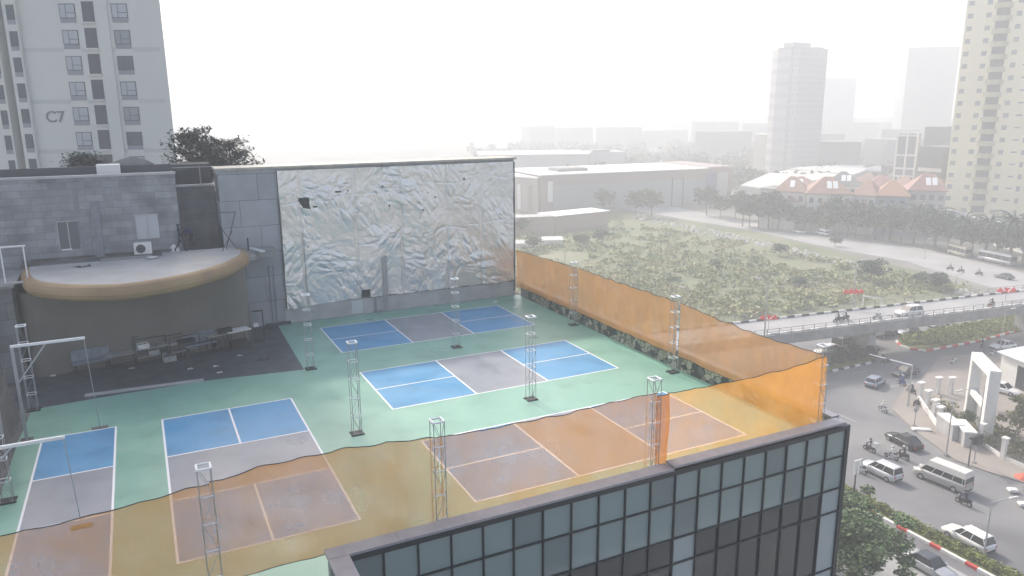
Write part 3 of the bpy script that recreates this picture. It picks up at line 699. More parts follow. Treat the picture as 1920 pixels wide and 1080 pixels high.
def crate(label, px, py, dz, s, m1, rz=0.2):
    X_, Y_ = fpos(px, py); t = thing('crate', label, 'crate', (X_, Y_-.05, dz*1.35), rz, 'clutter on the furniture row')
    a, b_, c_ = s
    MB().box((-a,-b_,0),(a,-b_+.03,c_)).box((-a,b_-.03,0),(a,b_,c_)).box((-a,-b_+.03,0),(-a+.03,b_-.03,c_)).box((a-.03,-b_+.03,0),(a,b_-.03,c_)).box((-a+.03,-b_+.03,0),(a-.03,b_-.03,.03)).build('shell', m1, t)
    MB().box((-a*.8,-b_*.7,.031),(a*.7,b_*.7,c_*.8)).build('contents', M_dk, t); return t
crate('white crate on the upright metal rack', 272, 679, .66, (.3,.25,.3), M_white)
crate('grey crate on the lower shelf of the upright rack', 290, 676, .34, (.28,.22,.26), M_steel)
crate('black crate beneath the last pale table', 448, 651, 0, (.5,.28,.5), M_dk)
crate('black box on the table right of the blue-grey bench', 425, 655, .8, (.4,.2,.3), M_dk)
crate('pale tub at the foot of the worn table', 318, 676, 0, (.35,.25,.35), M_dust)
crate('dark box on the wide low rack', 352, 668, .66, (.5,.2,.22), M_dk)
# litter on the dark floor
for i, (px, py, lb) in enumerate(((405,688,'small scrap of white paper on the rubber floor below the sofa-like bench'),(412,700,'white scrap near the edge of the rubber floor'),(247,692,'crumpled white plastic by the rack foot'),(357,693,'tiny pale scrap in front of the furniture row'),(100,706,'white litter by the left end of the taupe wall'),(450,668,'pale crumpled bag by the last table'))):
    X_, Y_ = fpos(px, py); o = MB().grid(5,3,lambda u,v_:((u-.5)*.3,(v_-.5)*.22,.05+.08*noise.noise(Vector((u*6+i,v_*6,i)))) ).build('litter', M_white); o.location = (X_, Y_, .01); tag(o, lb, 'litter', 'litter on the dark floor')
# small pale patches on the green floor
for px, py, lb in ((965,577,'small white disc on the green floor near the stone wall corner'),(929,566,'tiny white disc nearest the foil wall on the green floor')):
    X_, Y_ = fpos(px, py); o = MB().tube((0,0,0),(0,0,.05),.16,n=10).build('marker_disc', M_white); o.location = (X_, Y_, .001); tag(o, lb, 'marker', 'marker discs')

# ------------------------------------------------------------------ people
def skin_body(name, joints, edges, mats, zcuts, head):
    me = bpy.data.meshes.new('b'); me.from_pydata([j[:3] for j in joints], edges, [])
    o = bpy.data.objects.new('b', me); C.objects.link(o)
    md = o.modifiers.new('s', 'SKIN'); 
    if not me.skin_vertices: 
        me.attributes.new('skin_vertex_radius','FLOAT_VECTOR','POINT') if False else None
    bpy.context.view_layer.objects.active = o
    if not me.skin_vertices:
        with bpy.context.temp_override(object=o, active_object=o): bpy.ops.mesh.customdata_skin_add()
    sv = me.skin_vertices[0].data
    for i, j in enumerate(joints):
        r_ = j[3]; sv[i].radius = (r_, r_*(j[4] if len(j) > 4 else 1)); sv[i].use_root = (i == 0)
    sb = o.modifiers.new('u', 'SUBSURF'); sb.levels = 2; sb.render_levels = 2
    dg = bpy.context.evaluated_depsgraph_get(); dg.update()
    m2 = bpy.data.meshes.new_from_object(o.evaluated_get(dg)); m2.name = name
    bpy.data.objects.remove(o)
    m2.materials.clear()
    for m_ in mats: m2.materials.append(m_)
    for p in m2.polygons:
        p.use_smooth = True; c_ = p.center; p.material_index = zcuts(c_)
    return m2
def hair_mesh(c_, r_, name='hair'):
    return MB().grid(12, 6, lambda u, v_: (c_[0]+r_*cos(2*pi*u)*cos(pi/2*v_), c_[1]+r_*1.12*sin(2*pi*u)*cos(pi/2*v_), c_[2]+r_*sin(pi/2*v_)))
walkJ = [(0,0,.95,.13,.8),(0,0,1.15,.12,.75),(0,.03,1.35,.15,.65),(0,.03,1.5,.06,1),(0,.02,1.62,.075,1.15),(0,.0,1.70,.085,1.1),
  (-.17,.03,1.42,.055),(-.22,.12,1.15,.042),(-.2,.02,.92,.032),(-.2,-.03,.84,.035),(.17,.03,1.42,.055),(.23,-.05,1.15,.042),(.22,-.22,.97,.032),(.21,-.27,.9,.035),
  (-.09,0,.86,.085),(-.1,-.16,.5,.062),(-.1,-.22,.1,.045),(-.1,-.36,.045,.035),(.09,0,.86,.085),(.1,.1,.5,.062),(.1,.36,.13,.045),(.1,.28,.04,.035)]
walkE = [(0,1),(1,2),(2,3),(3,4),(4,5),(2,6),(6,7),(7,8),(8,9),(2,10),(10,11),(11,12),(12,13),(0,14),(14,15),(15,16),(16,17),(0,18),(18,19),(19,20),(20,21)]
def cutw(c_):
    if (c_.z > 1.5 and c_.y < -.02) or (c_.z < .93 and abs(c_.x) > .165): return 2
    return 1 if c_.z < .93 else 0
def person(name_label, mesh, loc, rz, hair=None, group=None, cat='person'):
    o = bpy.data.objects.new('person', mesh); C.objects.link(o); o.location = loc; o.rotation_euler = (0,0,rz)
    tag(o, name_label, cat, group)
    if hair:
        h = bpy.data.objects.new(hair[0], hair[1]); C.objects.link(h); h.parent = o
    return o
wm = skin_body('walker', walkJ, walkE, [M_navy, M_navy, M_skin], cutw, None)
hm = hair_mesh((0,.02,1.69), .118).mesh('hair', M_black)
p_ = at(340,472,5.8)
person('worker in dark clothes walking upright across the annex roof', wm, (p_.x, p_.y, 5.8), radians(100), ('hair', hm))
bendJ = [(0,.1,.9,.13,.8),(0,-.05,1.08,.13,.75),(0,-.25,1.2,.15,.7),(0,-.38,1.2,.06),(0,-.46,1.16,.075),(0,-.53,1.10,.085),
  (-.17,-.26,1.15,.055),(-.22,-.34,.9,.042),(-.18,-.42,.66,.032),(-.17,-.44,.58,.035),(.17,-.26,1.15,.055),(.22,-.36,.9,.042),(.18,-.46,.68,.032),(.17,-.48,.6,.035),
  (-.09,.1,.82,.085),(-.12,.0,.48,.062),(-.12,.08,.1,.045),(-.12,-.06,.045,.035),(.09,.1,.82,.085),(.12,.02,.48,.062),(.12,.16,.1,.045),(.12,.02,.045,.035)]
bm_ = skin_body('bender', bendJ, walkE, [M_navy2, M_navy, M_skin], lambda c_: 2 if (c_.y < -.4 and c_.z > 1.0) or (c_.z < .72 and c_.y < -.36) else (1 if c_.z < .88 else 0), None)
hb_ = hair_mesh((0,-.53,1.13), .1).mesh('hair', M_black)
p_ = at(358,461,5.8)
person('second worker in indigo jacket bending forward behind the first', bm_, (p_.x, p_.y, 5.8), radians(-70), ('hair', hb_))

# seated rider (faces +X)
rideJ = [(-.25,0,.85,.14,.9),(-.2,0,1.05,.14,.8),(-.12,0,1.28,.16,.75),(-.08,0,1.42,.06),(-.05,0,1.5,.08),(-.04,0,1.58,.09),
  (-.1,.19,1.32,.055),(.1,.25,1.1,.042),(.33,.26,1.02,.032),(.4,.25,1.02,.035),(-.1,-.19,1.32,.055),(.1,-.25,1.1,.042),(.33,-.26,1.02,.032),(.4,-.25,1.02,.035),
  (-.2,.11,.8,.09),(.2,.17,.72,.07),(.12,.17,.35,.05),(.24,.17,.28,.04),(-.2,-.11,.8,.09),(.2,-.17,.72,.07),(.12,-.17,.35,.05),(.24,-.17,.28,.04)]
def rider_mesh(top, low): return skin_body('rider', rideJ, walkE, [top, low, M_skin], lambda c_: 2 if (c_.z > 1.42 or (c_.x > .34 and c_.z > .95)) else (1 if c_.z < .85 else 0), None)
R_dark = rider_mesh(M_navy, M_black); R_white = rider_mesh(M_white, M_navy); R_blue = rider_mesh(mat('blue jacket', (.05,.09,.3), .8), M_black); R_red = rider_mesh(mat('brown jacket', (.12,.05,.04), .8), M_black)
def helmet(m_): return hair_mesh((-.03,0,1.58), .15).mesh('helmet', m_)
H_w, H_b, H_r = helmet(M_white), helmet(M_black), helmet(M_red)
def moto(col, label, loc, rz, group='motorbikes on the street'):
    t = thing('motorbike', label, 'motorbike', loc, rz, group)
    for x_ in (-.62,.62):
        w_ = MB().tube((x_,-.05,.28),(x_,.05,.28),.28,n=16).build('wheel', M_tyre, t); MB().tube((x_,-.056,.28),(x_,.056,.28),.17,n=12).build('rim', M_steel, w_)
    mb = MB(); mb.loft([[(x_,-w_,z0),(x_,w_,z0),(x_,w_*.8,z1),(x_,-w_*.8,z1)] for x_, w_, z0, z1 in ((-.85,.06,.6,.78),(-.5,.12,.42,.76),(-.1,.13,.3,.72),(.2,.1,.3,.5),(.38,.09,.4,.8),(.5,.06,.6,.98))])
    mb.tube((.42,0,.95),(.62,0,.28),.035).build('body', col, t)
    MB().loft([[(x_,-w_,.74),(x_,w_,.74),(x_,w_*.8,.84),(x_,-w_*.8,.84)] for x_, w_ in ((-.75,.08),(-.4,.15),(.1,.1))]).build('seat', M_black, t)
    MB().tube((.38,-.33,1.02),(.42,.33,1.02),.022).build('handlebar', M_black, t); MB().tube((.5,0,.9),(.57,0,.9),.09,n=10).build('headlight', M_white, t)
    MB().box((.15,-.22,.1),(.3,.22,.32)).build('leg_shield', col, t)
    return t
M_mb = [mat('black bike paint', (.02,.02,.022), .3), mat('white bike paint', (.7,.7,.7), .3), mat('red bike paint', (.35,.03,.03), .3), mat('blue bike paint', (.05,.12,.35), .3)]
def ground_head(a, b_, z):
    p = at(*a, z); q = at(*b_, z); return math.atan2(q.y-p.y, q.x-p.x)
moto0 = {}
def rider(px, py, head, bike, body, helm, blabel, plabel, z=G+.005):
    p = at(px, py, z); rz = radians(head)
    if bike not in moto0: moto0[bike] = moto(M_mb[bike], blabel, p, rz)
    else: dup(moto0[bike], p, rz, blabel)
    if body: person(plabel, body, p, rz, ('helmet', helm), 'motorbike riders')
rider(1630,846,90,0,R_dark,H_b,'black delivery motorbike with large white box, left of the black sedan','rider in dark clothes on the delivery motorbike with the white box')
pb = at(1630,846,G+.005)
t = thing('delivery_box', 'large white delivery box strapped on the motorbike left of the black sedan', 'box', (pb.x, pb.y-.75, pb.z+.86), 0)
MB().box((-.33,-.3,0),(.33,.3,.42)).build('box', M_white, t); MB().box((-.35,-.32,.42),(.35,.32,.5)).build('lid', M_steel, t)
rider(1671,860,95,1,R_white,H_w,'white motorbike, left one of the pair just below the black sedan','rider in white shirt on the left bike of the pair below the black sedan')
rider(1692,860,88,0,R_dark,H_w,'black motorbike, right one of the pair just below the black sedan','rider in dark jacket and white helmet, right bike of the pair below the black sedan')
rider(1612,886,90,1,R_white,H_w,'white motorbike just ahead of the silver minivan','rider in white just ahead of the silver minivan beside the sign pole')
rider(1806,946,92,0,R_dark,H_b,'dark motorbike right behind the silver passenger van','rider in black right behind the silver passenger van')
rider(1655,772,75,1,R_white,H_w,'white motorbike alone below the silver hatchback','rider in pale top and helmet alone below the silver hatchback')
rider(1690,722,80,3,R_blue,H_w,'blue motorbike below the dark sedan in the junction','rider in blue jacket below the dark sedan in the junction')
rider(1708,738,80,0,R_dark,H_w,'dark motorbike beside the traffic signal pole, nearest the gate','rider in dark clothes beside the traffic signal pole')
rider(1840,652,200,0,R_dark,H_b,'dark motorbike at the kerb of the grassy island','rider in black at the kerb of the grassy island')
rider(1842,676,30,2,R_red,H_b,'red motorbike behind the top of the white gate','rider in brown behind the top of the white gate')
ZD = Z1+.005
for (px, py, bd, hm_, b_, bl, pl) in ((1570,604,R_dark,H_b,0,'black motorbike, left of the two riding together on the flyover','dark rider, left of the two riding together on the flyover'),
    (1584,601,R_dark,H_w,0,'black motorbike, right of the two riding together on the flyover','dark rider with pale helmet, right of the two together on the flyover'),
    (1644,598,R_white,H_w,1,'white motorbike riding alone on the flyover left of the white car','rider in white alone on the flyover left of the white car'),
    (1858,575,R_red,H_w,2,'red motorbike at the right end of the flyover','rider in brown at the right end of the flyover')):
    rider(px, py, 173, b_, bd, hm_, bl, pl, ZD)
for px, py, bl, pl in ((1781,506,'leftmost of the dark motorbikes on the road behind the waste ground','leftmost rider on the road behind the waste ground'),
    (1801,511,'dark motorbike on the back road, second from the left','rider on the back road, second from the left'),(1835,516,'dark motorbike on the back road, right of the other two','rider on the back road, right of the other two')):
    rider(px, py, 110, 0, R_dark, H_b, bl, pl, G+.01)
# parked white bikes
for px, py, lb in ((1787,682,'parked white motorbike beyond the post fence, left of the gate'),(1860,667,'parked white motorbike between the gate and the white hall'),(1718,760,'parked dark motorbike under the traffic signal')):
    b_ = 1 if 'white' in lb else 0; dup(moto0[b_], at(px, py, G+.005), radians(10), lb)
p_ = at(1654,684,G+.006); person('pedestrian in dark clothes crossing by the bushes of the left island', wm, p_, radians(40), ('hair', hm))
p_ = at(1708,752,G+.14)

# ------------------------------------------------------------------ cars
def car(label, cat, rear, front, side, L=4.6, W=1.8, H=1.6, col=None, z=G+.005, kind='suv', roofcol=None, name='car', group='cars on the streets', head=None, plain=False):
    p = at(*rear, z); q = at(*front, z); c_ = (p+q)/2
    rz = math.atan2(q.y-p.y, q.x-p.x) if head is None else radians(head)
    lat = Vector((sin(rz), -cos(rz), 0))*(W*.46)*(1 if side == 'L' else -1); c_ = c_+lat
    t = thing(name, label, cat, c_, rz, group); h = W/2; wr = .33 if L < 5.3 else .37
    if kind == 'van':
        belt, gt = H*.50, H*.76; st = [(-L/2,h*.92,.4,belt),(-L/2+.15,h,.3,belt),(L/2-1.25,h,.3,belt),(L/2-.55,h*.97,.3,belt-.18),(L/2-.12,h*.9,.35,belt-.38),(L/2,h*.75,.45,belt-.6)]
        gb = (-L/2+.03, L/2-.85); gtp = (-L/2+.06, L/2-1.45)
    elif kind == 'bus':
        belt, gt = H*.42, H*.80; st = [(-L/2,h*.95,.4,belt),(-L/2+.1,h,.3,belt),(L/2-.1,h,.3,belt),(L/2,h*.93,.4,belt)]
        gb = (-L/2+.02, L/2-.02); gtp = (-L/2+.06, L/2-.15)
    elif kind == 'sedan':
        belt, gt = H*.60, H-.03; st = [(-L/2,h*.8,.45,belt-.12),(-L/2+.15,h*.95,.3,belt-.02),(-L*.3,h,.22,belt),(L*.12,h,.22,belt-.02),(L*.36,h*.97,.22,belt-.14),(L/2-.12,h*.88,.3,belt-.24),(L/2,h*.7,.4,belt-.38)]
        gb = (-L*.40, L*.20); gtp = (-L*.22, L*.04)
    elif kind == 'pickup':
        belt, gt = H*.56, H-.03; st = [(-L/2,h*.95,.5,belt-.1),(-L*.45,h,.35,belt-.1),(-L*.12,h,.3,belt-.1),(-L*.11,h,.3,belt),(L*.15,h,.3,belt),(L*.38,h*.97,.3,belt-.08),(L/2-.1,h*.92,.35,belt-.15),(L/2,h*.8,.45,belt-.35)]
        gb = (-L*.11, L*.24); gtp = (-L*.08, L*.12)
    else:
        belt, gt = H*.58, H-.04; st = [(-L/2,h*.85,.45,belt-.15),(-L/2+.1,h*.96,.3,belt),(-L*.3,h,.25,belt),(L*.15,h,.25,belt-.02),(L*.36,h*.97,.25,belt-.12),(L/2-.12,h*.9,.3,belt-.24),(L/2,h*.72,.42,belt-.42)]
        gb = (-L/2+.08, L*.23); gtp = (-L/2+.42 if kind == 'suv' else -L/2+.25, L*.06)
    rings = []
    for x_, w_, z0, z1 in st:
        rings.append([(x_,-w_*.9,z0),(x_,w_*.9,z0),(x_,w_,z0+.15),(x_,w_,(z0+z1)/2+.1),(x_,w_*.93,z1),(x_,w_*.45,z1+.04),(x_,-w_*.45,z1+.04),(x_,-w_*.93,z1),(x_,-w_,(z0+z1)/2+.1),(x_,-w_,z0+.15)])
    MB().loft(rings, sm=True).build('body', col, t)
    wb_, wt_ = h*.90, h*(.90 if kind in ('van','bus') else .72)
    b0 = [(gb[0],-wb_,belt-.03),(gb[1],-wb_*.95,belt-.05),(gb[1],wb_*.95,belt-.05),(gb[0],wb_,belt-.03)]
    t0 = [(gtp[0],-wt_,gt),(gtp[1],-wt_*.97,gt),(gtp[1],wt_*.97,gt),(gtp[0],wt_,gt)]
    MB().loft([b0, t0], sm=False).build('window_glass', M_glassd, t)
    mb = MB(); rc = roofcol or col
    rtop = H if kind in ('van','bus') else gt+.05
    e_ = .03
    mb.loft([[(gtp[0]-e_,-wt_-e_,gt-.01),(gtp[1]+e_,-wt_*.97-e_,gt-.01),(gtp[1]+e_,wt_*.97+e_,gt-.01),(gtp[0]-e_,wt_+e_,gt-.01)],
             [(gtp[0]+.12,-wt_+.13,rtop),(gtp[1]-.25 if kind != 'bus' else gtp[1]-.1,-wt_+.16,rtop),(gtp[1]-.25 if kind != 'bus' else gtp[1]-.1,wt_-.16,rtop),(gtp[0]+.12,wt_-.13,rtop)]], sm=False)
    pr = .045
    for k in range(4): mb.tube(b0[k], t0[k], pr, n=5)
    for f_ in ((.42,.40) if kind not in ('van','bus') else ()):
        pass
    fr_ = (.45,.78) if kind in ('suv','wagon') else ((.5,) if kind in ('sedan','pickup') else (.06,.28,.52,.74))
    for f_ in fr_:
        for s_ in (-1,1):
            xb = gb[0]+(gb[1]-gb[0])*f_; xt = gtp[0]+(gtp[1]-gtp[0])*f_; mb.tube((xb,s_*wb_*.98,belt-.03),(xt,s_*wt_*.99,gt),.04,n=5)
    mb.build('roof', rc, t)
    fx, rx = L/2-L*.19, -L/2+L*.19
    for x_ in (fx, rx):
        for s_ in (-1,1):
            w_ = MB().tube((x_,s_*(h-.2),wr),(x_,s_*(h+.012),wr),wr,n=16).build('wheel', M_tyre, t)
            MB().tube((x_,s_*(h-.1),wr),(x_,s_*(h+.03),wr),wr*.6,n=12).build('rim', M_steel, w_)
    for s_ in (-1,1):
        MB().box((L/2-.22,s_*h*.62-.17,belt-.42),(L/2-.02,s_*h*.62+.17,belt-.28)).build('headlight', M_white, t)
        MB().box((-L/2-.015,s_*h*.72-.1,belt-.35),(-L/2+.12,s_*h*.72+.1,belt-.12)).build('taillight', M_red, t)
    if not plain:
        MB().box((-L/2-.03,-h*.7,.32),(-L/2+.05,h*.7,.5)).box((L/2-.1,-h*.62,.3),(L/2+.02,h*.62,.46)).build('bumper', M_frame, t)
        for s_ in (-1,1): MB().box((gb[1]-.25,s_*(h+.02)-.08,belt),(gb[1]-.05,s_*(h+.02)+.08,belt+.14)).build('mirror', col, t)
    return t
P_sil = mat('silver car paint', (.45,.46,.48), .28, .4); P_whi = mat('white car paint', (.72,.72,.71), .25); P_blk = mat('black car paint', (.015,.016,.018), .15); P_gry = mat('pale grey-blue car paint', (.34,.38,.45), .28, .3)
P_pearl = mat('champagne silver paint', (.48,.46,.45), .3, .35); P_dblue = mat('dark blue-grey paint', (.06,.07,.09), .25); P_tan = mat('tan bus paint', (.42,.38,.30), .4)
P_brn = mat('dark brown-grey truck paint', (.08,.07,.07), .5)
car('silver minivan driving behind the sign pole, with tinted windows', 'minivan', (1661,903), (1621,884), 'L', 4.6, 1.8, 1.75, P_whi if False else mat('light silver paint', (.6,.61,.63), .28, .25), kind='wagon', name='minivan')
car('long silver passenger van with high roof beside the pavement', 'van', (1787,923), (1726,898), 'L', 5.8, 2.0, 2.5, P_pearl, kind='van', name='passenger_van', roofcol=mat('pale van roof', (.6,.58,.55), .4))
car('black sedan driving above the pair of motorbikes', 'car', (1703,845), (1664,825), 'L', 4.8, 1.85, 1.45, P_blk, kind='sedan')
car('white SUV beside the hedge on the median, behind the lamp post', 'SUV', (1828,1036), (1777,1008), 'L', 4.6, 1.85, 1.65, P_whi, kind='suv')
car('pale grey-blue hatchback turning in the middle of the junction', 'car', (1642,730), (1660,719), 'R', 4.2, 1.8, 1.5, P_gry, kind='suv')
car('dark sedan in the junction under the traffic signal arm', 'car', (1721,703), (1691,709), 'L', 4.7, 1.85, 1.5, P_dblue, kind='sedan')
car('white sedan at right, near the white hall, beside the grassy island', 'car', (1901,655), (1874,658), 'L', 4.5, 1.8, 1.5, P_whi, kind='sedan')
car('silver SUV under the flyover at the tip of the grassy island', 'SUV', (1721,627), (1695,632), 'L', 4.4, 1.8, 1.65, P_sil, kind='suv')
car('white sedan partly hidden under the flyover, right of the silver SUV', 'car', (1778,613), (1753,617), 'L', 4.5, 1.8, 1.45, P_whi, kind='sedan', roofcol=P_dblue)
car('dark pickup truck with white bonnet under the flyover', 'truck', (1680,629), (1652,636), 'L', 5.3, 1.9, 1.85, P_brn, kind='pickup', name='pickup_truck')
car('long bus with pale roof under the flyover beside the bushes', 'bus', (1634,645), (1580,661), 'L', 9.0, 2.4, 3.0, P_pearl, kind='bus', name='bus', roofcol=M_white)
car('white car at the left under the flyover, next to the orange net corner', 'car', (1565,664), (1545,668), 'L', 4.4, 1.8, 1.6, P_whi, kind='suv')
car('white SUV driving on the flyover', 'SUV', (1726,592), (1696,596), 'L', 4.8, 1.9, 1.75, P_whi, kind='suv', z=ZD)
car('white car parked behind the white gate', 'car', (1865,735), (1886,741), 'R', 4.5, 1.8, 1.5, P_whi, kind='sedan', z=G+.14)
car('dark car on the service road at the bottom right, seen beyond the tree', 'car', (1735,1055), (1778,1080), 'L', 4.5, 1.8, 1.5, P_sil, kind='sedan', roofcol=P_dblue)
car('small grey car on the back road, leftmost of the three below the villas', 'car', (1476,432), (1462,429), 'L', 4.5, 1.8, 1.5, P_gry, kind='sedan', plain=True)
car('pale car on the back road, middle of the three below the villas', 'car', (1502,439), (1488,436), 'L', 4.5, 1.8, 1.5, P_whi, kind='sedan', plain=True, roofcol=P_dblue)
car('bright white van on the back road, rightmost of the three below the villas', 'van', (1546,443), (1530,439), 'L', 5.0, 1.9, 2.1, P_whi, kind='van', plain=True, name='passenger_van')
car('tan truck-like bus on the back road before the palms', 'bus', (1805,483), (1778,476), 'L', 7.0, 2.3, 2.9, P_tan, kind='bus', plain=True, name='bus')
car('long silver coach on the back road at the right', 'bus', (1893,500), (1832,487), 'L', 10, 2.5, 3.0, P_sil, kind='bus', plain=True, name='bus')
car('black car on the back road at the far right, near the red decoration', 'car', (1888,525), (1868,521), 'L', 4.4, 1.8, 1.4, P_dblue, kind='sedan', plain=True)

# ------------------------------------------------------------------ street furniture
def lamp(label, base, top, arm=None, z=G, r=.09, kind='street_lamp', m1=None, cat='street lamp', heads=1, two=False):
    p = at(*base, z); d = ray(*top); t_ = ((p.x-CAM.x)*d.x+(p.y-CAM.y)*d.y)/(d.x*d.x+d.y*d.y); h = CAM.z+d.z*t_-z
    t = thing(kind, label, cat, p, 0, 'street lamps and poles'); m1 = m1 or M_steel
    MB().tube((0,0,0),(0,0,h),r,r*.6,n=8).build('pole', m1, t)
    MB().box((-.2,-.2,0),(.2,.2,.12)).build('base', M_conc, t)
    if arm:
        v_ = RT*arm[0]; v_ = Vector((v_.x, v_.y, 0)) + Vector((0,0,arm[1]))
        q = Vector((0,0,h))+v_
        MB().tube((0,0,h-.05), q, r*.55, r*.4, n=6).build('arm', m1, t)
        dn = v_.normalized()
        MB().tube(q-dn*.1, q+dn*.7, .13, .09, n=8).build('lamp_head', M_white, t)
        if two:
            v2 = RT*(-arm[0]); q2 = Vector((v2.x, v2.y, h+arm[1])); MB().tube((0,0,h-.05), q2, r*.5, n=6).build('arm', m1, t); MB().tube(q2, q2-Vector((v_.x,v_.y,0)).normalized()*.6, .13, n=8).build('lamp_head', M_white, t)
    return t, h
lamp('street lamp rising from the hedge in front of the white SUV, arm to the right', (1843,1052), (1854,940), (1.6,.35), z=G+.16)
lamp('street lamp at the flyover edge, head arching left over the waste ground', (1433,632), (1438,530), (-1.4,.6), z=Z1, r=.12)
lamp('thin tall lamp pole behind the red hearts, mid waste ground', (1598,574), (1602,488), (.9,.1), z=Z1, r=.1)
lamp('second bare pole standing close right of the tall lamp pole', (1603,574), (1606,545), None, z=Z1, r=.08)
lamp('street lamp near the grassy island kerb at the right', (1874,660), (1882,580), (1.0,.15), z=G)
lamp('street lamp with small head left of the white gate on the pavement', (1774,853), (1787,752), (-1.6,-.35), z=G+.13)
lamp('tall lamp pole in front of the white gate', (1826,868), (1834,722), (-2.6,-.5), z=G+.13, r=.08)
lamp('distant lamp pole with cross arms at the left of the waste ground', (1059,520), (1059,472), (.9,.0), z=G, two=True, m1=M_black)
lamp('slim distant pole above the middle orange net panel', (1135,550), (1134,508), None, z=G)
lamp('slim pole beside the second stone wall post, beyond the net', (1287,640), (1287,542), (-1.0,.3), z=G)
lamp('small lamp pole at the right end of the waste ground', (1790,552), (1789,515), (.6,.1), z=G)
lamp('short pole by the tan bus on the back road', (1733,485), (1734,448), (.8,.1), z=G)
# post with orange/white sign
t, h_ = lamp('white topped sign pole in the median by the glass corner', (1600,933), (1604,864), None, z=G+.16, r=.1, kind='sign_pole', m1=M_black, cat='sign pole')
MB().box((-.42,-.06,h_-1.5),(.42,.06,h_+.1)).build('sign_board', M_white, t)
t, h_ = lamp('dark utility pole with lights on the pavement, right of the gate leg', (1815,876), (1818,818), None, z=G+.13, r=.1, kind='utility_pole', m1=M_concd, cat='pole')
MB().box((-.2,-.15,h_-.3),(1.9,.15,h_-.05)).build('cross_arm', M_frame, t); MB().box((.5,-.3,h_-1.1),(1.7,.3,h_-.31)).build('signal_box', M_frame, t)
t, h_ = lamp('traffic signal pole with long arm over the junction', (1702,762), (1710,684), None, z=G+.02, r=.14, kind='traffic_signal', m1=M_steel, cat='traffic signal')
q_ = at(1702,762,G+.02)
e1 = atd(1630,664,(q_-CAM).dot(fw)+3)-q_
MB().tube((0,0,h_-.1),(e1.x,e1.y,e1.z),.1,.06,n=6).build('signal_arm', M_whitep, t)
hp_ = Vector((0,0,h_-.1)).lerp(e1, .56); MB().box((hp_.x-.5,hp_.y-.2,hp_.z-.5),(hp_.x+.5,hp_.y+.2,hp_.z+.1)).build('signal_head', M_black, t)
t, h_ = lamp('small thin road sign with a round plate on the pavement corner', (1714,798), (1716,766), None, z=G+.13, r=.05, kind='road_sign', m1=M_concd, cat='sign')
MB().tube((0,-.05,h_-.1),(0,.05,h_-.1),.4,n=14).build('sign_plate', mat('faded sign', (.3,.3,.32), .5), t)
t = thing('height_gantry', 'white height limit gantry beyond the far kerb of the flyover', 'gantry', at(1617,578,Z1-.5), 0)
v_ = at(1652,574,Z1-.5)-at(1617,578,Z1-.5)
MB().tube((0,0,0),(0,0,2.2),.1).build('post', M_white, t); MB().tube((0,0,2.2),(v_.x,v_.y,1.4),.12).build('beam', M_white, t); MB().tube((v_.x,v_.y,-.2),(v_.x,v_.y,1.4),.1).build('post', M_white, t)
# red ornaments
M_orn = mat('bright red ornament', (.75,.06,.05), .5)
def ornament(px, py, base, lb, z=Z1, s=1.25):
    p = at(*base, z); d = ray(px, py); t_ = ((p.x-CAM.x)*d.x+(p.y-CAM.y)*d.y)/(d.x*d.x+d.y*d.y); h = CAM.z+d.z*t_-z
    t = thing('flag_ornament', lb, 'ornament', p, math.atan2(RT.y, RT.x), 'red ornaments on the flyover posts')
    MB().tube((0,0,0),(0,0,h),.05).build('post', M_steel, t)
    for k, a in enumerate((-.9,.0,.9)):
        c0 = Vector((sin(a)*.15*s,0,h)); c1 = c0+Vector((sin(a)*1.1*s,0,.5*s*cos(a)+.15)); pr_ = Vector((.35*s*cos(a),0,-.35*s*sin(a)))
        MB().loft([[c0+Vector((0,-.04,0)),c0+Vector((0,.04,0)),c0+Vector((.02,.04,.02)),c0+Vector((.02,-.04,.02))],[c1-pr_+Vector((0,-.04,0)),c1-pr_+Vector((0,.04,0)),c1+pr_+Vector((0,.04,0)),c1+pr_+Vector((0,-.04,0))]], sm=False).build('petal', M_orn, t)
ornament(1440,600,(1440,622),'red ornament on the flyover nearest the orange net')
ornament(1593,551,(1593,578),'red ornament by the tall lamp pole, left of its pair'); ornament(1602,551,(1602,578),'red ornament by the tall lamp pole, right of its pair')
ornament(1885,549,(1885,562),'largest red ornament at the far right kerb of the flyover', s=1.6)
# pavement clutter
for px, py, lb, s in ((1728,806,'white slab lying on the pavement below the gate fence',(1.2,.4,.2)),(1899,921,'white block on the right pavement edge by the red umbrella',(.5,.4,.3)),(1917,947,'small white block at the right frame edge',(.4,.4,.3)),(1842,1049,'white bag at the foot of the hedge lamp',(.35,.25,.25))):
    o = MB().loft([[(-s[0]*k,-s[1]*k,z_),(s[0]*k,-s[1]*k,z_),(s[0]*k,s[1]*k,z_),(-s[0]*k,s[1]*k,z_)] for k, z_ in ((.9,0),(1,s[2]*.5),(.8,s[2]))], sm=False).build('block', M_white); o.location = at(px, py, G+.14); o.rotation_euler = (0,0,-.6); tag(o, lb, 'block')
t = thing('parasol', 'red parasol at the right frame edge on the pavement', 'parasol', at(1918,925,G+.13)); MB().tube((0,0,0),(0,0,2.3),.03).build('pole', M_steel, t); MB().tube((0,0,1.8),(0,0,2.4),1.1,.05,n=8,sm=False).build('canopy', mat('dull red cloth', (.5,.1,.05), .7), t)

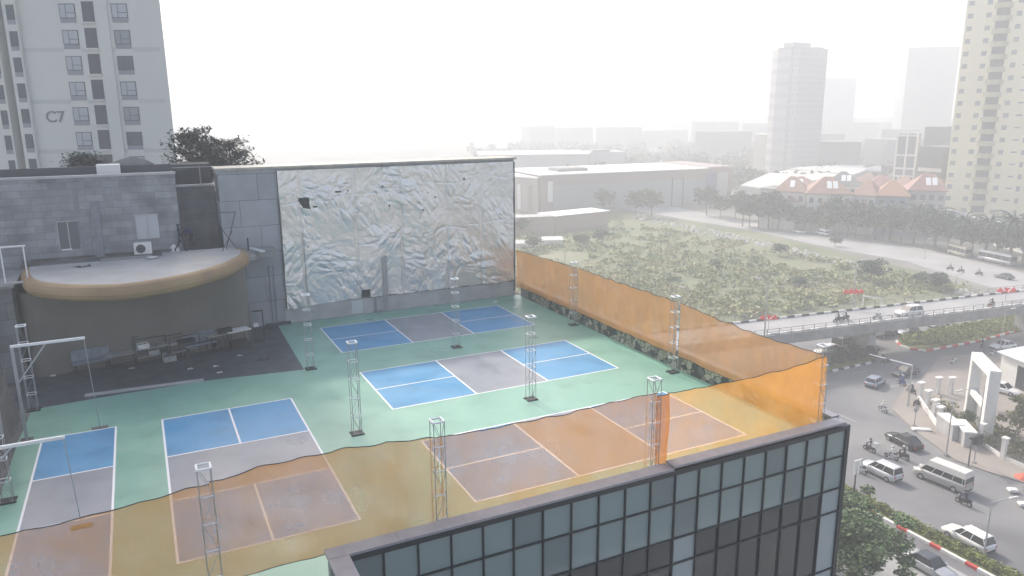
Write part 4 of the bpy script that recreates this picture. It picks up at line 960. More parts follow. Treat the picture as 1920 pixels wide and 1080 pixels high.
# ------------------------------------------------------------------ white gate, fence, hall
pg = at(1805,783,G+.13); pq = at(1838,828,G+.13); dg_ = pq-pg; GL = dg_.length; ga = math.atan2(dg_.y, dg_.x)
gt_ = thing('gate_arch', 'tall white rectangular gate frame with a mid beam beside the pavement', 'gate', pg, ga); GH = 9.2; GD = 1.25
MB().box((0,0,0),(.75,GD,GH-.9)).build('leg', M_white, gt_); MB().box((GL-.95,0,0),(GL,GD,GH-.9)).build('leg', M_white, gt_)
MB().box((0,0,GH-.899),(GL,GD,GH)).build('lintel', M_white, gt_)
MB().box((.751,.2,GH*.40),(GL-.951,.7,GH*.40+.7)).build('mid_beam', M_white, gt_)
MB().box((.751,GD-.2,0),(GL*.55,GD-.05,GH*.45)).build('back_panel', M_conc2, gt_)
fpts = [(1722,748),(1733,762),(1745,778),(1757,795),(1770,797)]
def fpost(px, py, lb, h=2.3):
    t = thing('fence_post', lb, 'post', at(px, py, G+.13), 0, 'white posts of the gate fence')
    MB().box((-.25,-.25,0),(.25,.25,h)).build('shaft', M_white, t); MB().box((-.55,-.35,h),(.55,.35,h+.22)).build('cap', M_white, t)
ords = ['far end', 'second from the far end', 'third from the far end', 'fourth from the far end']
for (px, py), o_ in zip(((1724,748),(1737,764),(1750,782),(1760,796)), ords): fpost(px, py, 'white capped fence post, %s of the line left of the gate' % o_)
fpost(1757,738,'white capped post behind the fence line, left'); fpost(1782,738,'white capped post behind the fence line, nearest the gate')
t = thing('boundary_wall', 'low white kerb wall linking the posts left of the gate', 'wall', at(1722,750,G+.13))
P0 = at(1722,750,G); mb = MB()
for a, b_ in (((1722,750),(1757,800)),):
    A_, B_ = at(*a,G)-P0, at(*b_,G)-P0; n_ = (B_-A_).normalized(); nn_ = Vector((-n_.y,n_.x,0))*.15
    mb.prism([(A_-nn_)[:2],(B_-nn_)[:2],(B_+nn_)[:2],(A_+nn_)[:2]], 0, .6)
mb.build('wall', M_white, t)
t = thing('gate_name_wall', 'grey stone entrance wall blocks with white tops in front of the gate', 'wall', at(1757,800,G+.13)); P0 = at(1757,800,G)
for (a, b_), h in zip((((1754,802),(1784,826)),((1784,812),(1806,838)),), (1.9, 1.8)):
    A_, B_ = at(*a,G)-P0, at(*b_,G)-P0; n_ = (B_-A_).normalized(); nn_ = Vector((-n_.y,n_.x,0))
    MB().prism([A_[:2],B_[:2],(B_+nn_*1.3)[:2],(A_+nn_*1.3)[:2]], 0, h).build('wall', M_conc2, t)
    MB().prism([(A_-nn_*.1)[:2],(B_-nn_*.1)[:2],(B_+nn_*1.4)[:2],(A_+nn_*1.4)[:2]], h+.001, h+.18).build('coping', M_white, t)
t = thing('park_fence', 'white barred fence with square posts right of the gate below the trees', 'fence', at(1806,838,G+.13)); P0 = at(1806,838,G)
seq = [(1806,836),(1838,832),(1880,860),(1925,880),(1990,905)]
for a, b_ in zip(seq, seq[1:]):
    A_, B_ = at(*a,G)-P0, at(*b_,G)-P0; n_ = (B_-A_).normalized(); nn_ = Vector((-n_.y,n_.x,0))*.12; L = (B_-A_).length
    MB().prism([(A_-nn_)[:2],(B_-nn_)[:2],(B_+nn_)[:2],(A_+nn_)[:2]], 0, .45).build('base_wall', M_white, t)
    mb = MB()
    for k in range(int(L/.25)): c_ = A_+n_*(k+.5)*.25; mb.tube((c_.x,c_.y,.45),(c_.x,c_.y,1.9),.02,n=4)
    mb.tube(A_+Vector((0,0,1.85)),B_+Vector((0,0,1.85)),.03,n=4); mb.build('bars', M_concd, t)
    MB().box((B_.x-.25,B_.y-.25,0),(B_.x+.25,B_.y+.25,2.5)).box((B_.x-.35,B_.y-.35,2.501),(B_.x+.35,B_.y+.35,2.7)).build('post', M_white, t)
wh = thing('white_hall', 'low white hall with pale sloping roof and dark doorway at the right edge', 'building', at(1872,712,G+.13), ga+.12)
pA = at(1872,712,G); pB = at(1925,736,G); L = 26
wh.rotation_euler[2] = math.atan2((pB-pA).y, (pB-pA).x)
MB().box((0,0,0),(16,12,4.3)).build('wall', M_white, wh); 
MB().add([(-.5,-.6,4.4),(17,-.6,4.4),(17,13,6.2),(-.5,13,6.2),(-.5,-.6,4.3),(17,-.6,4.3),(17,13,4.3),(-.5,13,4.3)], [(0,1,2,3),(4,7,6,5),(0,4,5,1),(1,5,6,2),(2,6,7,3),(3,7,4,0)]) 
mb = MB(); mb.add([(-.5,-.6,4.4),(17,-.6,4.4),(17,13,6.2),(-.5,13,6.2),(-.5,-.6,4.3),(17,-.6,4.3),(17,13,4.3),(-.5,13,4.3)], [(0,1,2,3),(4,7,6,5),(0,4,5,1),(1,5,6,2),(2,6,7,3),(3,7,4,0)]); mb.build('roof', mat('pale metal roof', (.6,.62,.6), .5, var=.08), wh)
MB().box((3.2,-.02,0),(5.2,-.002,3.4)).build('door', M_frame, wh)
t = thing('banner', 'red folded flag standing by the right side of the white gate', 'flag', at(1857,770,G+.13)); MB().tube((0,0,0),(0,0,3.6),.04).build('pole', M_steel, t)
MB().add([],[]); mb = MB(); mb.grid(6,8,lambda u,v_:(.04+(.1+.8*(1-v_))*u,.12*sin(u*7),.6+2.8*v_)); mb.build('cloth', M_orn, t)

# ------------------------------------------------------------------ trees
def tree_proto(label, h, cr, n=900, lf=.28, m1=None, seed=1, spread=.5, name='tree', squash=.75, trunk=.35, group='trees'):
    r_ = random.Random(seed); t = thing(name, label, 'tree', (0,0,0), 0, group)
    mb = MB(); th = h*trunk; mb.tube((0,0,-.2),(.05*h*.2,0,th),.035*h*.6,.022*h*.6,n=7)
    blobs = []
    for k in range(9):
        a = 2*pi*k/9+r_.random(); rr = cr*spread*(.5+.7*r_.random()); z_ = th+(h-th)*(.25+.6*r_.random())
        tip = Vector((rr*cos(a), rr*sin(a), z_)); mb.tube((.01*h,0,th*.9), tip, .012*h, .004*h, n=5)
        blobs.append((tip.x, tip.y, tip.z, cr*(.30+.22*r_.random())))
    blobs.append((0,0,h-cr*.35,cr*.42)); blobs.append((0,0,(th+h)/2,cr*.5))
    for k in range(14):
        a = 2*pi*r_.random(); rr = cr*(.55+.4*r_.random()); blobs.append((rr*cos(a), rr*sin(a), th+(h-th)*(.15+.7*r_.random()), cr*.17))
    mb.build('trunk', M_trunk, t)
    MB().leaves(blobs, n, lf, r_, squash=squash).build('crown', m1 or M_leaf, t)
    return t
def palm_proto(label, h, seed):
    r_ = random.Random(seed); t = thing('palm_tree', label, 'palm', (0,0,0), 0, 'palms along the back road')
    MB().tube((0,0,-.2),(.2,.1,h),.3,.18,n=7).build('trunk', M_trunk, t); mb = MB()
    for k in range(34):
        a = 2.4*k; el = 1.2-k*.055; L = 3.6; pr_ = Vector((.2,.1,h)); w_ = .35
        for s_ in range(5):
            e_ = el-.35*s_; q = pr_+Vector((cos(a)*cos(e_), sin(a)*cos(e_), sin(e_)))*L/5; sd_ = Vector((-sin(a), cos(a), 0))*w_
            dr = Vector((0,0,-.18)); mb.add([pr_-sd_+dr, q-sd_*.8+dr, q, pr_],[(0,1,2,3)]); mb.add([pr_, q, q+sd_*.8+dr, pr_+sd_+dr],[(0,1,2,3)]); pr_ = q; w_ *= .85
    mb.build('crown', M_leafd, t); return t
ordn = ['first','second','third','fourth','fifth','sixth','seventh','eighth','ninth','tenth','eleventh','twelfth','thirteenth','fourteenth','fifteenth','sixteenth','seventeenth','eighteenth','nineteenth','twentieth','twenty-first','twenty-second','twenty-third','twenty-fourth']
used = set()
def place(proto, p, rz, label, sc=1, group=None):
    if proto.name not in used:
        used.add(proto.name); proto.location = p; proto.rotation_euler = (0,0,rz); proto['label'] = label; proto.scale = sc if isinstance(sc, tuple) else (sc,sc,sc)
        if group: proto['group'] = group
        return proto
    return dup(proto, p, rz, label, group, sc)
T1 = tree_proto('t', 9, 4.2, 1500, .34, M_leafd, 3); T2 = tree_proto('t', 8, 3.6, 1200, .34, M_leafd, 5, spread=.55); T3 = tree_proto('t', 7, 3.4, 1100, .32, M_leaf, 8)
PA = palm_proto('t', 7.0, 2)
# row before villas (far side of the back road)
xsr = [1392,1405,1422,1440,1458,1490,1505,1520,1548,1562,1590,1604,1625,1640,1655]
for i, px in enumerate(xsr):
    gy = 424+(px-1392)*.105; P_ = at(px, gy, G); big = 1.35 if px < 1460 else (1.0 if px < 1550 else 1.3)
    place((T1, T2, T3)[i % 3] if i % 3 != 2 or px > 1500 else T2, P_, i*1.3, '%s dark tree from the left in the row between the back road and the villas' % ordn[i], big*(.9+.2*rnd.random()), 'trees along the back road')
for i, px in enumerate([1668,1690,1712,1735,1752,1775,1800,1822,1845,1868,1893,1915,1940]):
    gy = 450+(px-1668)*.205; P_ = at(px, gy, G)
    if i % 2 == 0: place(PA, P_, i*2.1, '%s palm from the left in the row before the dark long podium' % ordn[i//2], 1.35+.3*rnd.random(), 'palms along the back road')
    else: place((T1, T2)[i//2 % 2], P_, i*1.1, '%s leafy tree from the left between the palms before the dark podium' % ordn[i//2], 1.2+.3*rnd.random(), 'trees before the podium')
for i, (px, py, s_) in enumerate(((1130,396,.9),(1192,398,1.0),(1222,400,1.25),(1325,395,1.0),(1350,402,.9),(1378,402,1.2))):
    place((T1,T2,T3)[i % 3], at(px, py+8, G), i, '%s hazy tree from the left in front of the large low mall' % ordn[i], s_*1.25, 'trees before the mall')
for i, (px, py, s_, m_) in enumerate(((1088,462,.75,T2),(1128,458,.8,T1),(1632,530,1.0,T1),(1727,536,.75,T3),(1760,545,.8,T2),(1462,480,.7,T2),(1565,462,.5,T1),(1000,470,1.0,T3),(975,440,1.0,T1),(1340,500,.5,T3),(1500,540,.5,T2))):
    place(m_, at(px, py, G), i*2, 'lone bushy tree on the waste ground, %s counting from its left side' % ordn[sorted([1088,1128,1632,1727,1760,1462,1565,1000,975,1340,1500]).index(px)], (s_,s_,s_*.62), 'bushy trees on the waste ground')
# right side park trees by the fence
BT = tree_proto('t', 8, 4.8, 5200, .26, M_leafo, 21, spread=.6)
place(BT, at(1912,850,G+.13)+Vector((3,0,0)), 0, 'broad olive tree behind the white fence at the right edge', (.85,.85,.72), 'park trees at the right edge')
place(BT, at(1935,800,G+.13)+Vector((5,0,0)), 2, 'second olive tree behind, higher at the right frame edge', (.8,.8,.6), 'park trees at the right edge')
place(T3, at(1835,812,G+.13)+Vector((1,2,0)), 1, 'small tree growing inside the gate frame foot', .3, 'park trees at the right edge')
sh = MB().leaves([(at(px,py,G).x+rnd.uniform(-1,1), at(px,py,G).y+rnd.uniform(-1,1), G+.7, 1.2) for px, py in ((1790,800),(1800,815),(1812,800),(1826,812),(1850,828),(1862,832),(1878,842),(1892,848),(1905,852),(1918,860),(1780,775),(1770,765),(1850,808),(1870,815),(1890,825))], 2600, .16, rnd)
tag(sh.build('shrubbery', M_leafo), kind='stuff')
# bottom tree close by the glass corner
NT = tree_proto('near_tree', 13, 5.2, 17000, .17, mat('fresh green leaves', (.085,.14,.05), .65, island=.6), 31, spread=.62, name='street_tree')
tcn = at(1590,1120,G); place(NT, Vector((tcn.x, tcn.y, G)), 0, 'large leafy street tree at the bottom beside the glass corner', (.95,.95,.62), 'street trees along the service road')
tcn = at(1560,1060,G); place(NT, Vector((tcn.x, tcn.y, G)), 2.2, 'thinner leafy street tree right behind the glass corner', (.8,.8,.58), 'street trees along the service road')
# bushes on left island
BU = tree_proto('t', 2.6, 1.6, 900, .16, M_leafd, 41, trunk=.2, name='bush', group='bushes on the left island')
for i, (px, py) in enumerate(((1556,688),(1572,685),(1590,681),(1606,677),(1622,674),(1632,671),(1600,668),(1575,672))):
    place(BU, at(px, py, G+.15), i, '%s dark round bush from the left on the island below the bus' % ordn[[1556,1572,1575,1590,1600,1606,1622,1632].index(px)], .8, 'bushes on the left island')
# low planting on the grassy island
mb = MB(); bl = []
for k in range(420):
    u_ = rnd.random(); px = 1690+225*u_; lo = 650-30*max(0,(u_-.3))/.7 if u_ > .3 else 648+2*u_; up_ = 632-42*u_
    q = at(px, up_+(lo-up_)*rnd.random()*.95, G); bl.append((q.x, q.y, G+.35, .7))
mb.leaves(bl, 9000, .2, rnd); tag(mb.build('ground_cover', M_hedge), kind='stuff')
# waste ground scrub
def scrub(n, m1, nl, size, seed, lo, hi):
    r_ = random.Random(seed); mb = MB(); bl = []
    while len(bl) < n:
        px = r_.uniform(930, 1840); py = r_.uniform(405, 605)
        q = at(px, py, G)
        ymin = 405+max(0,(px-1150))*.19 if px > 1150 else 405+ (1150-px)*.02
        ymax = 545+(1840-px)*.14 if px > 1300 else 640
        if py < ymin+6 or py > ymax-8: continue
        if noise.noise(Vector((q.x*.05+seed*3, q.y*.05, seed))) < lo: continue
        bl.append((q.x, q.y, G+.3+.5*r_.random(), r_.uniform(.6, hi)))
    mb.leaves(bl, nl, size, r_, squash=.32); return mb
for n_, m_, nl, seed, nm in ((900, mat('olive grass', (.27,.29,.12), .8, island=.3), 14000, 1, 'scrub'), (900, mat('dry grass', (.36,.34,.18), .8, island=.25), 10000, 2, 'scrub'), (260, mat('scrub leaves', (.19,.25,.105), .75, island=.3), 6500, 3, 'scrub')):
    tag(scrub(n_, m_, nl, .38, seed, -.05, 2.1).build(nm, m_), kind='stuff')
# rubble heaps along the back road edge
r_ = random.Random(5); mb = MB()
for k in range(520):
    u_ = r_.random(); px = 1190+650*u_; py = 405+150*u_**1.05 + r_.uniform(-5,7); q = at(px, py, G); s_ = r_.uniform(.2,.9)
    mb.loft([[(q.x+s_*cos(a)*f_, q.y+s_*sin(a)*f_, G+z_*s_) for a in (0,1.3,2.5,3.9,5.1)] for f_, z_ in ((1,0),(.8,.5),(.3,.8))], sm=False)
tag(mb.build('rubble', mat('pale rubble', (.45,.43,.40), .9)), kind='stuff')
# left trees beyond the block building
q = atd(372,300,72); 
def feather_tree(label, base, h, w_, seed):
    r_ = random.Random(seed); t = thing('feathery_tree', label, 'tree', base, 0, 'feathery trees beyond the roof'); mb = MB(); mb.tube((0,0,0),(0,0,h*.95),.35,.05,n=7)
    lf = MB()
    for k in range(70):
        z_ = h*(.45+.53*r_.random()**.8); a = r_.random()*2*pi; L = w_*(1.15-(z_/h))*1.9*(.6+.5*r_.random()); L = min(L, w_)
        tip = Vector((cos(a)*L, sin(a)*L, z_+L*.35)); b0_ = Vector((0,0,z_-.3)); mb.tube(b0_, tip, .06, .015, n=4)
        for j in range(95):
            u_ = .25+.8*r_.random(); c_ = b0_.lerp(tip, u_)+Vector((r_.gauss(0,.35), r_.gauss(0,.35), r_.gauss(0,.13)))
            s_ = .16+.12*r_.random(); e_ = Vector((r_.gauss(0,1),r_.gauss(0,1),r_.gauss(0,.25))).normalized()*s_; g_ = e_.cross(Vector((0,0,1))).normalized()*s_*.45
            lf.add([c_-e_, c_+g_, c_+e_, c_-g_], [(0,1,2,3)])
    mb.build('trunk', M_trunk, t); lf.build('crown', M_leafd, t)
def ft(px_t, py_t, D, w_, lb, seed, h=14):
    q = atd(px_t, py_t, D); feather_tree(lb, (q.x, q.y, q.z-h), h, w_, seed)
ft(352,243,62,3.3,'tall feathery tree left of the pair rising above the roof beside the tower',1)
ft(428,256,62,3.2,'feathery tree right of the pair above the roof, nearest the foil wall',2)
ft(385,238,64,2.2,'slender feathery treetop between the pair above the roof',4)
ft(160,290,60,3.0,'low dark treetop just showing above the block building before the tower',3, h=10)

# ------------------------------------------------------------------ C7 tower
c0 = at(322,300,0); c0 = atd(322,300,94); ta = radians(-24)
u_ = Vector((cos(ta), sin(ta), 0))        # toward the right along the facade
tw = thing('apartment_tower', 'grey-white apartment tower marked C7 with paired windows at the left', 'tower', (c0.x, c0.y, G), ta)
def hit(px, py):   # point on the facade plane, local x and world z
    nrm = Vector((-u_.y, u_.x, 0)); d = ray(px, py); t_ = (c0-CAM).dot(nrm)/d.dot(nrm); p = CAM+d*t_; return (p-c0).dot(u_), p.z-G
TW_top = 112; lx0 = hit(62,210)[0]
M_tw = mat('tower render', (.62, .62, .57), .8, var=.05, scale=.1); M_tw2 = mat('tower grey panel', (.27,.29,.31), .8); M_twg = mat('tower band grey', (.53,.54,.51), .8)
l36 = hit(38,210)[0]; l22 = hit(22,210)[0]
MB().prism([(lx0,0),(.6,0),(-8,16),(lx0,16)],0,TW_top).build('wall', M_tw, tw); MB().box((l36,-.5,0),(lx0-.01,16,TW_top)).build('wing_wall', M_tw, tw)
MB().box((l22,1.2,0),(l36-.01,16,TW_top)).build('recess_wall', M_twg, tw)
MB().box((l22-9,-.5,0),(l22-.01,16,TW_top)).build('wall', M_tw, tw)
zb0 = hit(160,262)[1]; fh = (hit(128,18)[1]-zb0)/5.08
def win(par, x0, x1, z0, z1, y_=0, sill=True, lb=None, variant=0):
    f = MB(); f.box((x0,y_-.06,z0),(x1,y_-.002,z1)); w_ = f.build('window', M_frame if False else mat('dark window frame', (.05,.06,.065), .5), par)
    g_ = MB(); mx = (x0+x1)/2-.1*(x1-x0); mz = z0+(z1-z0)*.38; e_ = .09
    for a, b_, c_, d_ in ((x0+e_,mx-.04,z0+e_,z1-e_),(mx+.04,x1-e_,z0+e_,mz-.04),(mx+.04,x1-e_,mz+.04,z1-e_)): g_.box((a,y_-.075,c_),(b_,y_-.061,d_))
    pm_ = [mat('window pane grey', (.25,.28,.29), .15), mat('window pane blue dark', (.07,.09,.11), .12), mat('window pane pale curtain', (.40,.43,.45), .2)][variant]
    g_.build('pane', pm_, w_)
    if sill: MB().box((x0,y_-.05,z0-.5),(x1,y_-.002,z0-.01)).build('sill_panel', M_tw2, par)
cw = []
x1a, x1b = hit(137,210)[0], hit(166,210)[0]; x2a, x2b = hit(178,210)[0], hit(200,210)[0]; x3a, x3b = hit(232,210)[0], hit(261,210)[0]; x4a, x4b = hit(43,210)[0], hit(59,210)[0]; x5a, x5b = hit(6,210)[0], hit(18,210)[0]
for k in range(-2, 8):
    zc = zb0+k*fh
    win(tw, x1a, x1b, zc-.75, zc+.9, variant=(k*3+2) % 3); win(tw, x3a, x3b, zc-.75, zc+.9, variant=(k*2+1) % 3)
    win(tw, x4a+.1, x4b, zc-.95, zc+.75, y_=-.5, variant=1); win(tw, x5a, x5b, zc-1.1, zc+.6, y_=-.5, variant=1)
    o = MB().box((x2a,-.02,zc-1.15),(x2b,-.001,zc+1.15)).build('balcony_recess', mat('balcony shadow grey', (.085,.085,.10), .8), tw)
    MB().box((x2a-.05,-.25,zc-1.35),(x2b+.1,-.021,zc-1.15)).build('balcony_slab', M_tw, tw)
MB().box((x2b+.2,-.25,0),(x2b+1.6,-.002,TW_top)).build('pilaster', M_tw, tw)
for k in (1.5, 3.5, -.5, 5.5, ): 
    zc = zb0+k*fh; 
for py in (93, 190, 283):
    zc = hit(200,py)[1]
    for xa, xb in ((lx0+.02, x1a-.1), (x1b+.1, x2a-.1), (x3b+.1, -.01), (x2b+1.65, x3a-.1)): MB().box((xa,-.02,zc-.25),(xb,-.0005,zc+.25)).build('string_course', M_twg, tw)
# the letters
fc = bpy.data.curves.new('C7', 'FONT'); fc.body = 'C7'; fc.size = 2.35; fc.extrude = .04; fc.offset = .02
fo = bpy.data.objects.new('tmp', fc); C.objects.link(fo); dg = bpy.context.evaluated_depsgraph_get(); fm = bpy.data.meshes.new_from_object(fo.evaluated_get(dg)); bpy.data.objects.remove(fo)
fm.materials.clear(); fm.materials.append(mat('dark lettering', (.17, .175, .18), .6))
ft_ = bpy.data.objects.new('lettering', fm); C.objects.link(ft_); ft_.parent = tw; lx, lz = hit(87,229); ft_.location = (lx, -.06, lz); ft_.rotation_euler = (pi/2, 0, 0); ft_['label'] = 'dark letters C7'; ft_.scale = (.82, .8, 1)

# ------------------------------------------------------------------ cream tower
c1 = atd(1765,405,285); cu = Vector((cos(radians(-56)), sin(radians(-56)), 0))
ct = thing('cream_tower', 'cream apartment tower with a column of bowed balconies at the right', 'tower', (c1.x, c1.y, G), radians(-56))
def hit2(px, py):
    nrm = Vector((-cu.y, cu.x, 0)); d = ray(px, py); t_ = (c1-CAM).dot(nrm)/d.dot(nrm); p = CAM+d*t_; return (p-c1).dot(cu), p.z-G
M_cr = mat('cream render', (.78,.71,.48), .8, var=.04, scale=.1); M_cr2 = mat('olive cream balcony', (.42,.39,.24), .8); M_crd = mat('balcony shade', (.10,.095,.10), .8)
MB().box((0,0,0),(46,26,115)).build('wall', M_cr, ct)
xw = [hit2(px, 395)[0] for px in (1772,1804,1830,1858,1880,1899)]
za = hit2(1830,397)[1]; fh2 = (hit2(1868,17)[1]-za)/16.5
for k in range(-1, 20):
    z_ = za+k*fh2; xb_ = hit2(1832,395)[0]
    for j, xx in enumerate((xw[0], xw[1], xw[3])):
        f = MB().box((xx-.3,-.05,z_-.5),(xx+1.3,-.001,z_+1.1)); wv = f.build('window', mat('small window frame cream', (.22,.23,.22), .6), ct)
    MB().box((xw[4],-.05,z_+.1),(xw[4]+1.8,-.001,z_+.6)).build('window', mat('small window frame cream', (.3,.3,.3), .6), ct)
    MB().box((xw[5],-.05,z_-.6),(xw[5]+1.1,-.001,z_+1.2)).build('window', MATS['small window frame cream'], ct)
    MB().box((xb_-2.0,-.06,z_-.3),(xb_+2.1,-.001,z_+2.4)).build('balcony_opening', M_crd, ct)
    mb = MB(); N = 8; pts = [(xb_-2.7,-.061),(xb_-2.3,-1.1),(xb_-1.2,-1.9),(xb_+1.1,-1.9),(xb_+2.4,-1.1),(xb_+2.8,-.061)]
    mb.prism(pts, z_-1.9, z_-.2); mb.build('balcony', M_cr2, ct)

# podium (dark long roof) before the cream tower
pdA = atd(1712,393,262); pdB = atd(1925,428,207); dd_ = pdB-pdA; pl = Vector((dd_.x,dd_.y,0)).length
pd = thing('podium_building', 'long dark green-grey podium building before the cream tower', 'building', (pdA.x, pdA.y, G), math.atan2(dd_.y, dd_.x)); ph = (pdA.z+pdB.z)/2-G
MB().box((0,0,0),(pl+25,9,ph-1.2)).build('wall', mat('podium wall', (.13,.15,.14), .8, var=.2, scale=.2), pd)
MB().box((-1.5,-1.2,ph-1.2),(pl+26,9.5,ph-.5)).build('eave', mat('podium eave', (.09,.10,.095), .8), pd)
MB().box((-1.2,-.9,ph-.499),(pl+25.8,9.3,ph-.35)).build('roof', M_conc2, pd)
for xx, w_ in ((pl*.42,3),(pl*.78,14)): MB().box((xx,-.08,ph-6),(xx+w_,-.002,ph-3.6)).build('sign_panel', M_white, pd)

# ------------------------------------------------------------------ far buildings
def slab(name, label, cat, pxl, pxr, pyt, Dl, Dr, depth, wallm, parts=(), h=None, base=G, group=None):
    a = atd(pxl, pyt, Dl); b_ = atd(pxr, pyt, Dr); d = b_-a; L = Vector((d.x,d.y,0)).length; top = (a.z+b_.z)/2-base if h is None else h
    t = thing(name, label, cat, (a.x, a.y, base), math.atan2(d.y, d.x), group)
    MB().box((0,0,0),(L,depth,top)).build('wall', wallm, t); return t, L, top
M_ft = brick_mat('far tower storeys', (.30,.30,.32), (.32,.32,.34), (.38,.37,.38), 3.0, 3.3, .35, stain=.05); M_ftl = brick_mat('far tower sunlit side storeys', (.42,.40,.39), (.38,.37,.37), (.52,.50,.48), 2.6, 3.3, .3, axis='Y', stain=.05)  # side storeys coloured lighter, the sunlit face put into the paint
t, L, h = slab('high_rise', 'nearest hazy grey high-rise tower standing alone right of centre', 'tower', 1484, 1553, 90, 430, 447, 9, M_ft)
q1 = atd(1449,92,530); q2 = t.location
MB().box((L*.1,1,h),(L*.55,8,h+2.8)).build('roof_block', mat('far roof block', (.4,.38,.38), .8), t)
MB().box((L*.7,2,h),(L*.97,8,h+.9)).build('roof_parapet', M_ft, t)
t2, L2, h2 = slab('high_rise_wing', 'x', 'tower', 1449, 1485, 93, 446, 431, 6, M_ftl)
for ch in list(t2.children): 
    mw = t.matrix_basis.inverted() @ t2.matrix_basis; ch.parent = t; ch.matrix_basis = mw @ ch.matrix_basis; ch.name = 'wing'
bpy.data.objects.remove(t2)
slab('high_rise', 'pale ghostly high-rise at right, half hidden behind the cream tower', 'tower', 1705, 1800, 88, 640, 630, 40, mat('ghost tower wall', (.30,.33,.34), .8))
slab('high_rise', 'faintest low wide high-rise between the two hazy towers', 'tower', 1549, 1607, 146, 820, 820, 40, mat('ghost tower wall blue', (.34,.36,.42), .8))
t, L, h = slab('podium_block', 'cream low podium at the foot of the nearest hazy high-rise', 'building', 1415, 1490, 252, 470, 460, 20, mat('pale podium', (.55,.53,.47), .8))
# white framed building
t, L, h = slab('framed_building', 'small grey building with white frame facade among the far roofs', 'building', 1684, 1722, 250, 300, 296, 10, mat('grey infill', (.22,.25,.27), .7))
fbz = h
mb = MB()
for k in range(5): mb.box((L*k/4-.35,-.5,0),(L*k/4+.35,-.01,h)) if k in (0,2,4) else mb.box((L*k/4-.3,-.5,0),(L*k/4+.3,-.01,h*.45))
for z_ in (h-.9, h*.72, h*.45, h*.55): mb.box((0,-.52,z_-.3),(L,-.011,z_+.4))
mb.build('white_frame', M_white, t)
t, L, h = slab('shop_block', 'dark wide block behind the white framed building', 'building', 1735, 1775, 238, 340, 335, 15, mat('dark far block', (.12,.14,.15), .8))
t, L, h = slab('shop_block', 'dark low block left of the cream tower with a pale band', 'building', 1722, 1770, 275, 310, 300, 15, mat('dark far block', (.12,.14,.15), .8)); MB().box((0,-.1,h*.6),(L,-.01,h*.66)).build('band', M_white, t)
# warehouse roofs
def warehouse(label, pts, zt, dep=0):
    c_ = at(*pts[0], zt); t = thing('warehouse', label, 'warehouse', (c_.x, c_.y, G), 0, 'pale roofed warehouses behind the villas')
    P_ = [(at(px,py,zt).x-c_.x, at(px,py,zt).y-c_.y) for px,py in pts]
    MB().prism(P_, 0, zt-G-.6).build('wall', mat('warehouse wall', (.34,.35,.33), .8), t); MB().prism(P_, zt-G-.599, zt-G).build('roof', mat('white corrugated roof', (.50,.50,.48), .6, var=.05), t)
warehouse('wide white roofed warehouse behind the left villas', [(1388,347),(1425,352),(1545,336),(1600,328),(1480,318),(1440,325)], G+9)
warehouse('farther white roofed warehouse behind the middle villas', [(1480,316),(1600,327),(1625,318),(1620,310),(1570,309),(1500,313)], G+9.5)
warehouse('small pale roofed shed behind the right villas', [(1690,322),(1740,330),(1738,318),(1700,316)], G+9)
warehouse('tiny white roofed shed behind the dark roofed villa', [(1600,318),(1652,320),(1652,312),(1640,311)], G+8)
# mall
m1_ = atd(1015,328,300); m2_ = atd(1374,316,333); dd_ = m2_-m1_; ml = Vector((dd_.x,dd_.y,0)).length; mh = 18.5
ma = thing('shopping_mall', 'huge low mall with white flat roof and pinkish walls behind the waste ground', 'building', (m1_.x, m1_.y, G), math.atan2(dd_.y, dd_.x)); 
mz = (m1_.z+m2_.z)/2-G
MB().box((0,0,0),(ml,38,mz)).build('wall', mat('mall pinkish wall', (.30,.24,.23), .8, var=.06, scale=.05), ma)
MB().box((-.5,-.5,mz),(ml*.86,38,mz+.4)).build('roof', mat('white mall roof', (.8,.8,.79), .5), ma); MB().box((ml*.86+.01,0,mz),(ml,38,mz+.8)).build('roof_deck', mat('pinkish parapet', (.38,.32,.31), .8), ma)
MB().box((ml*.06,-.12,0),(ml*.85,-.01,mz*.72)).build('glazing', mat('mall grey glazing', (.28,.31,.32), .4), ma)
MB().box((ml*.85+.1,-.12,0),(ml*.91,-.01,mz*.88)).build('blue_panel', mat('mall blue panel', (.13,.15,.25), .6), ma); MB().box((ml*.915,-.1,0),(ml*.975,-.01,mz*.88)).build('pale_panel', M_conc2, ma)
for k in (.66,.72): MB().box((ml*k,-.2,0),(ml*k+.5,-.125,mz*.8)).build('fin', M_frame, ma)
MB().box((ml*.03,-.1,mz*.3),(ml*.055,-.01,mz*.85)).build('light_panel', M_white, ma)
MB().box((ml*.13,10,mz+.4),(ml*.28,20,mz+1.7)).build('roof_plant', M_conc, ma)
t, L, h = slab('mall_wing', 'left wing of the mall in pale orange and white, beside the foil wall', 'building', 890, 1008, 331, 325, 301, 30, mat('mall wing wall', (.42,.38,.34), .8))
MB().box((-.5,-.3,h),(L+.3,40,h+.5)).build('roof', MATS['white mall roof'], t)
for k, m_ in ((.55, mat('faded orange sign', (.6,.25,.15), .6)), (.7, M_white), (.86, mat('pinkish pier', (.36,.28,.26), .8))): MB().box((L*k,-.35,1),(L*k+L*.05,-.01,h*.8)).build('panel', m_, t)
t, L, h = slab('hall', 'long pale hall with white roof behind the mall', 'building', 900, 1105, 291, 430, 435, 22, mat('pale hall wall', (.45,.46,.46), .8)); MB().box((-.5,-.5,h),(L+.5,40,h+.6)).build('roof', MATS['white mall roof'], t)
t, L, h = slab('hall', 'smaller pale block with roof units right behind the mall', 'building', 1106, 1172, 285, 436, 438, 20, mat('pale hall wall', (.45,.46,.46), .8)); MB().box((2,2,h),(L*.6,12,h+1.2)).build('roof_plant', M_conc, t)
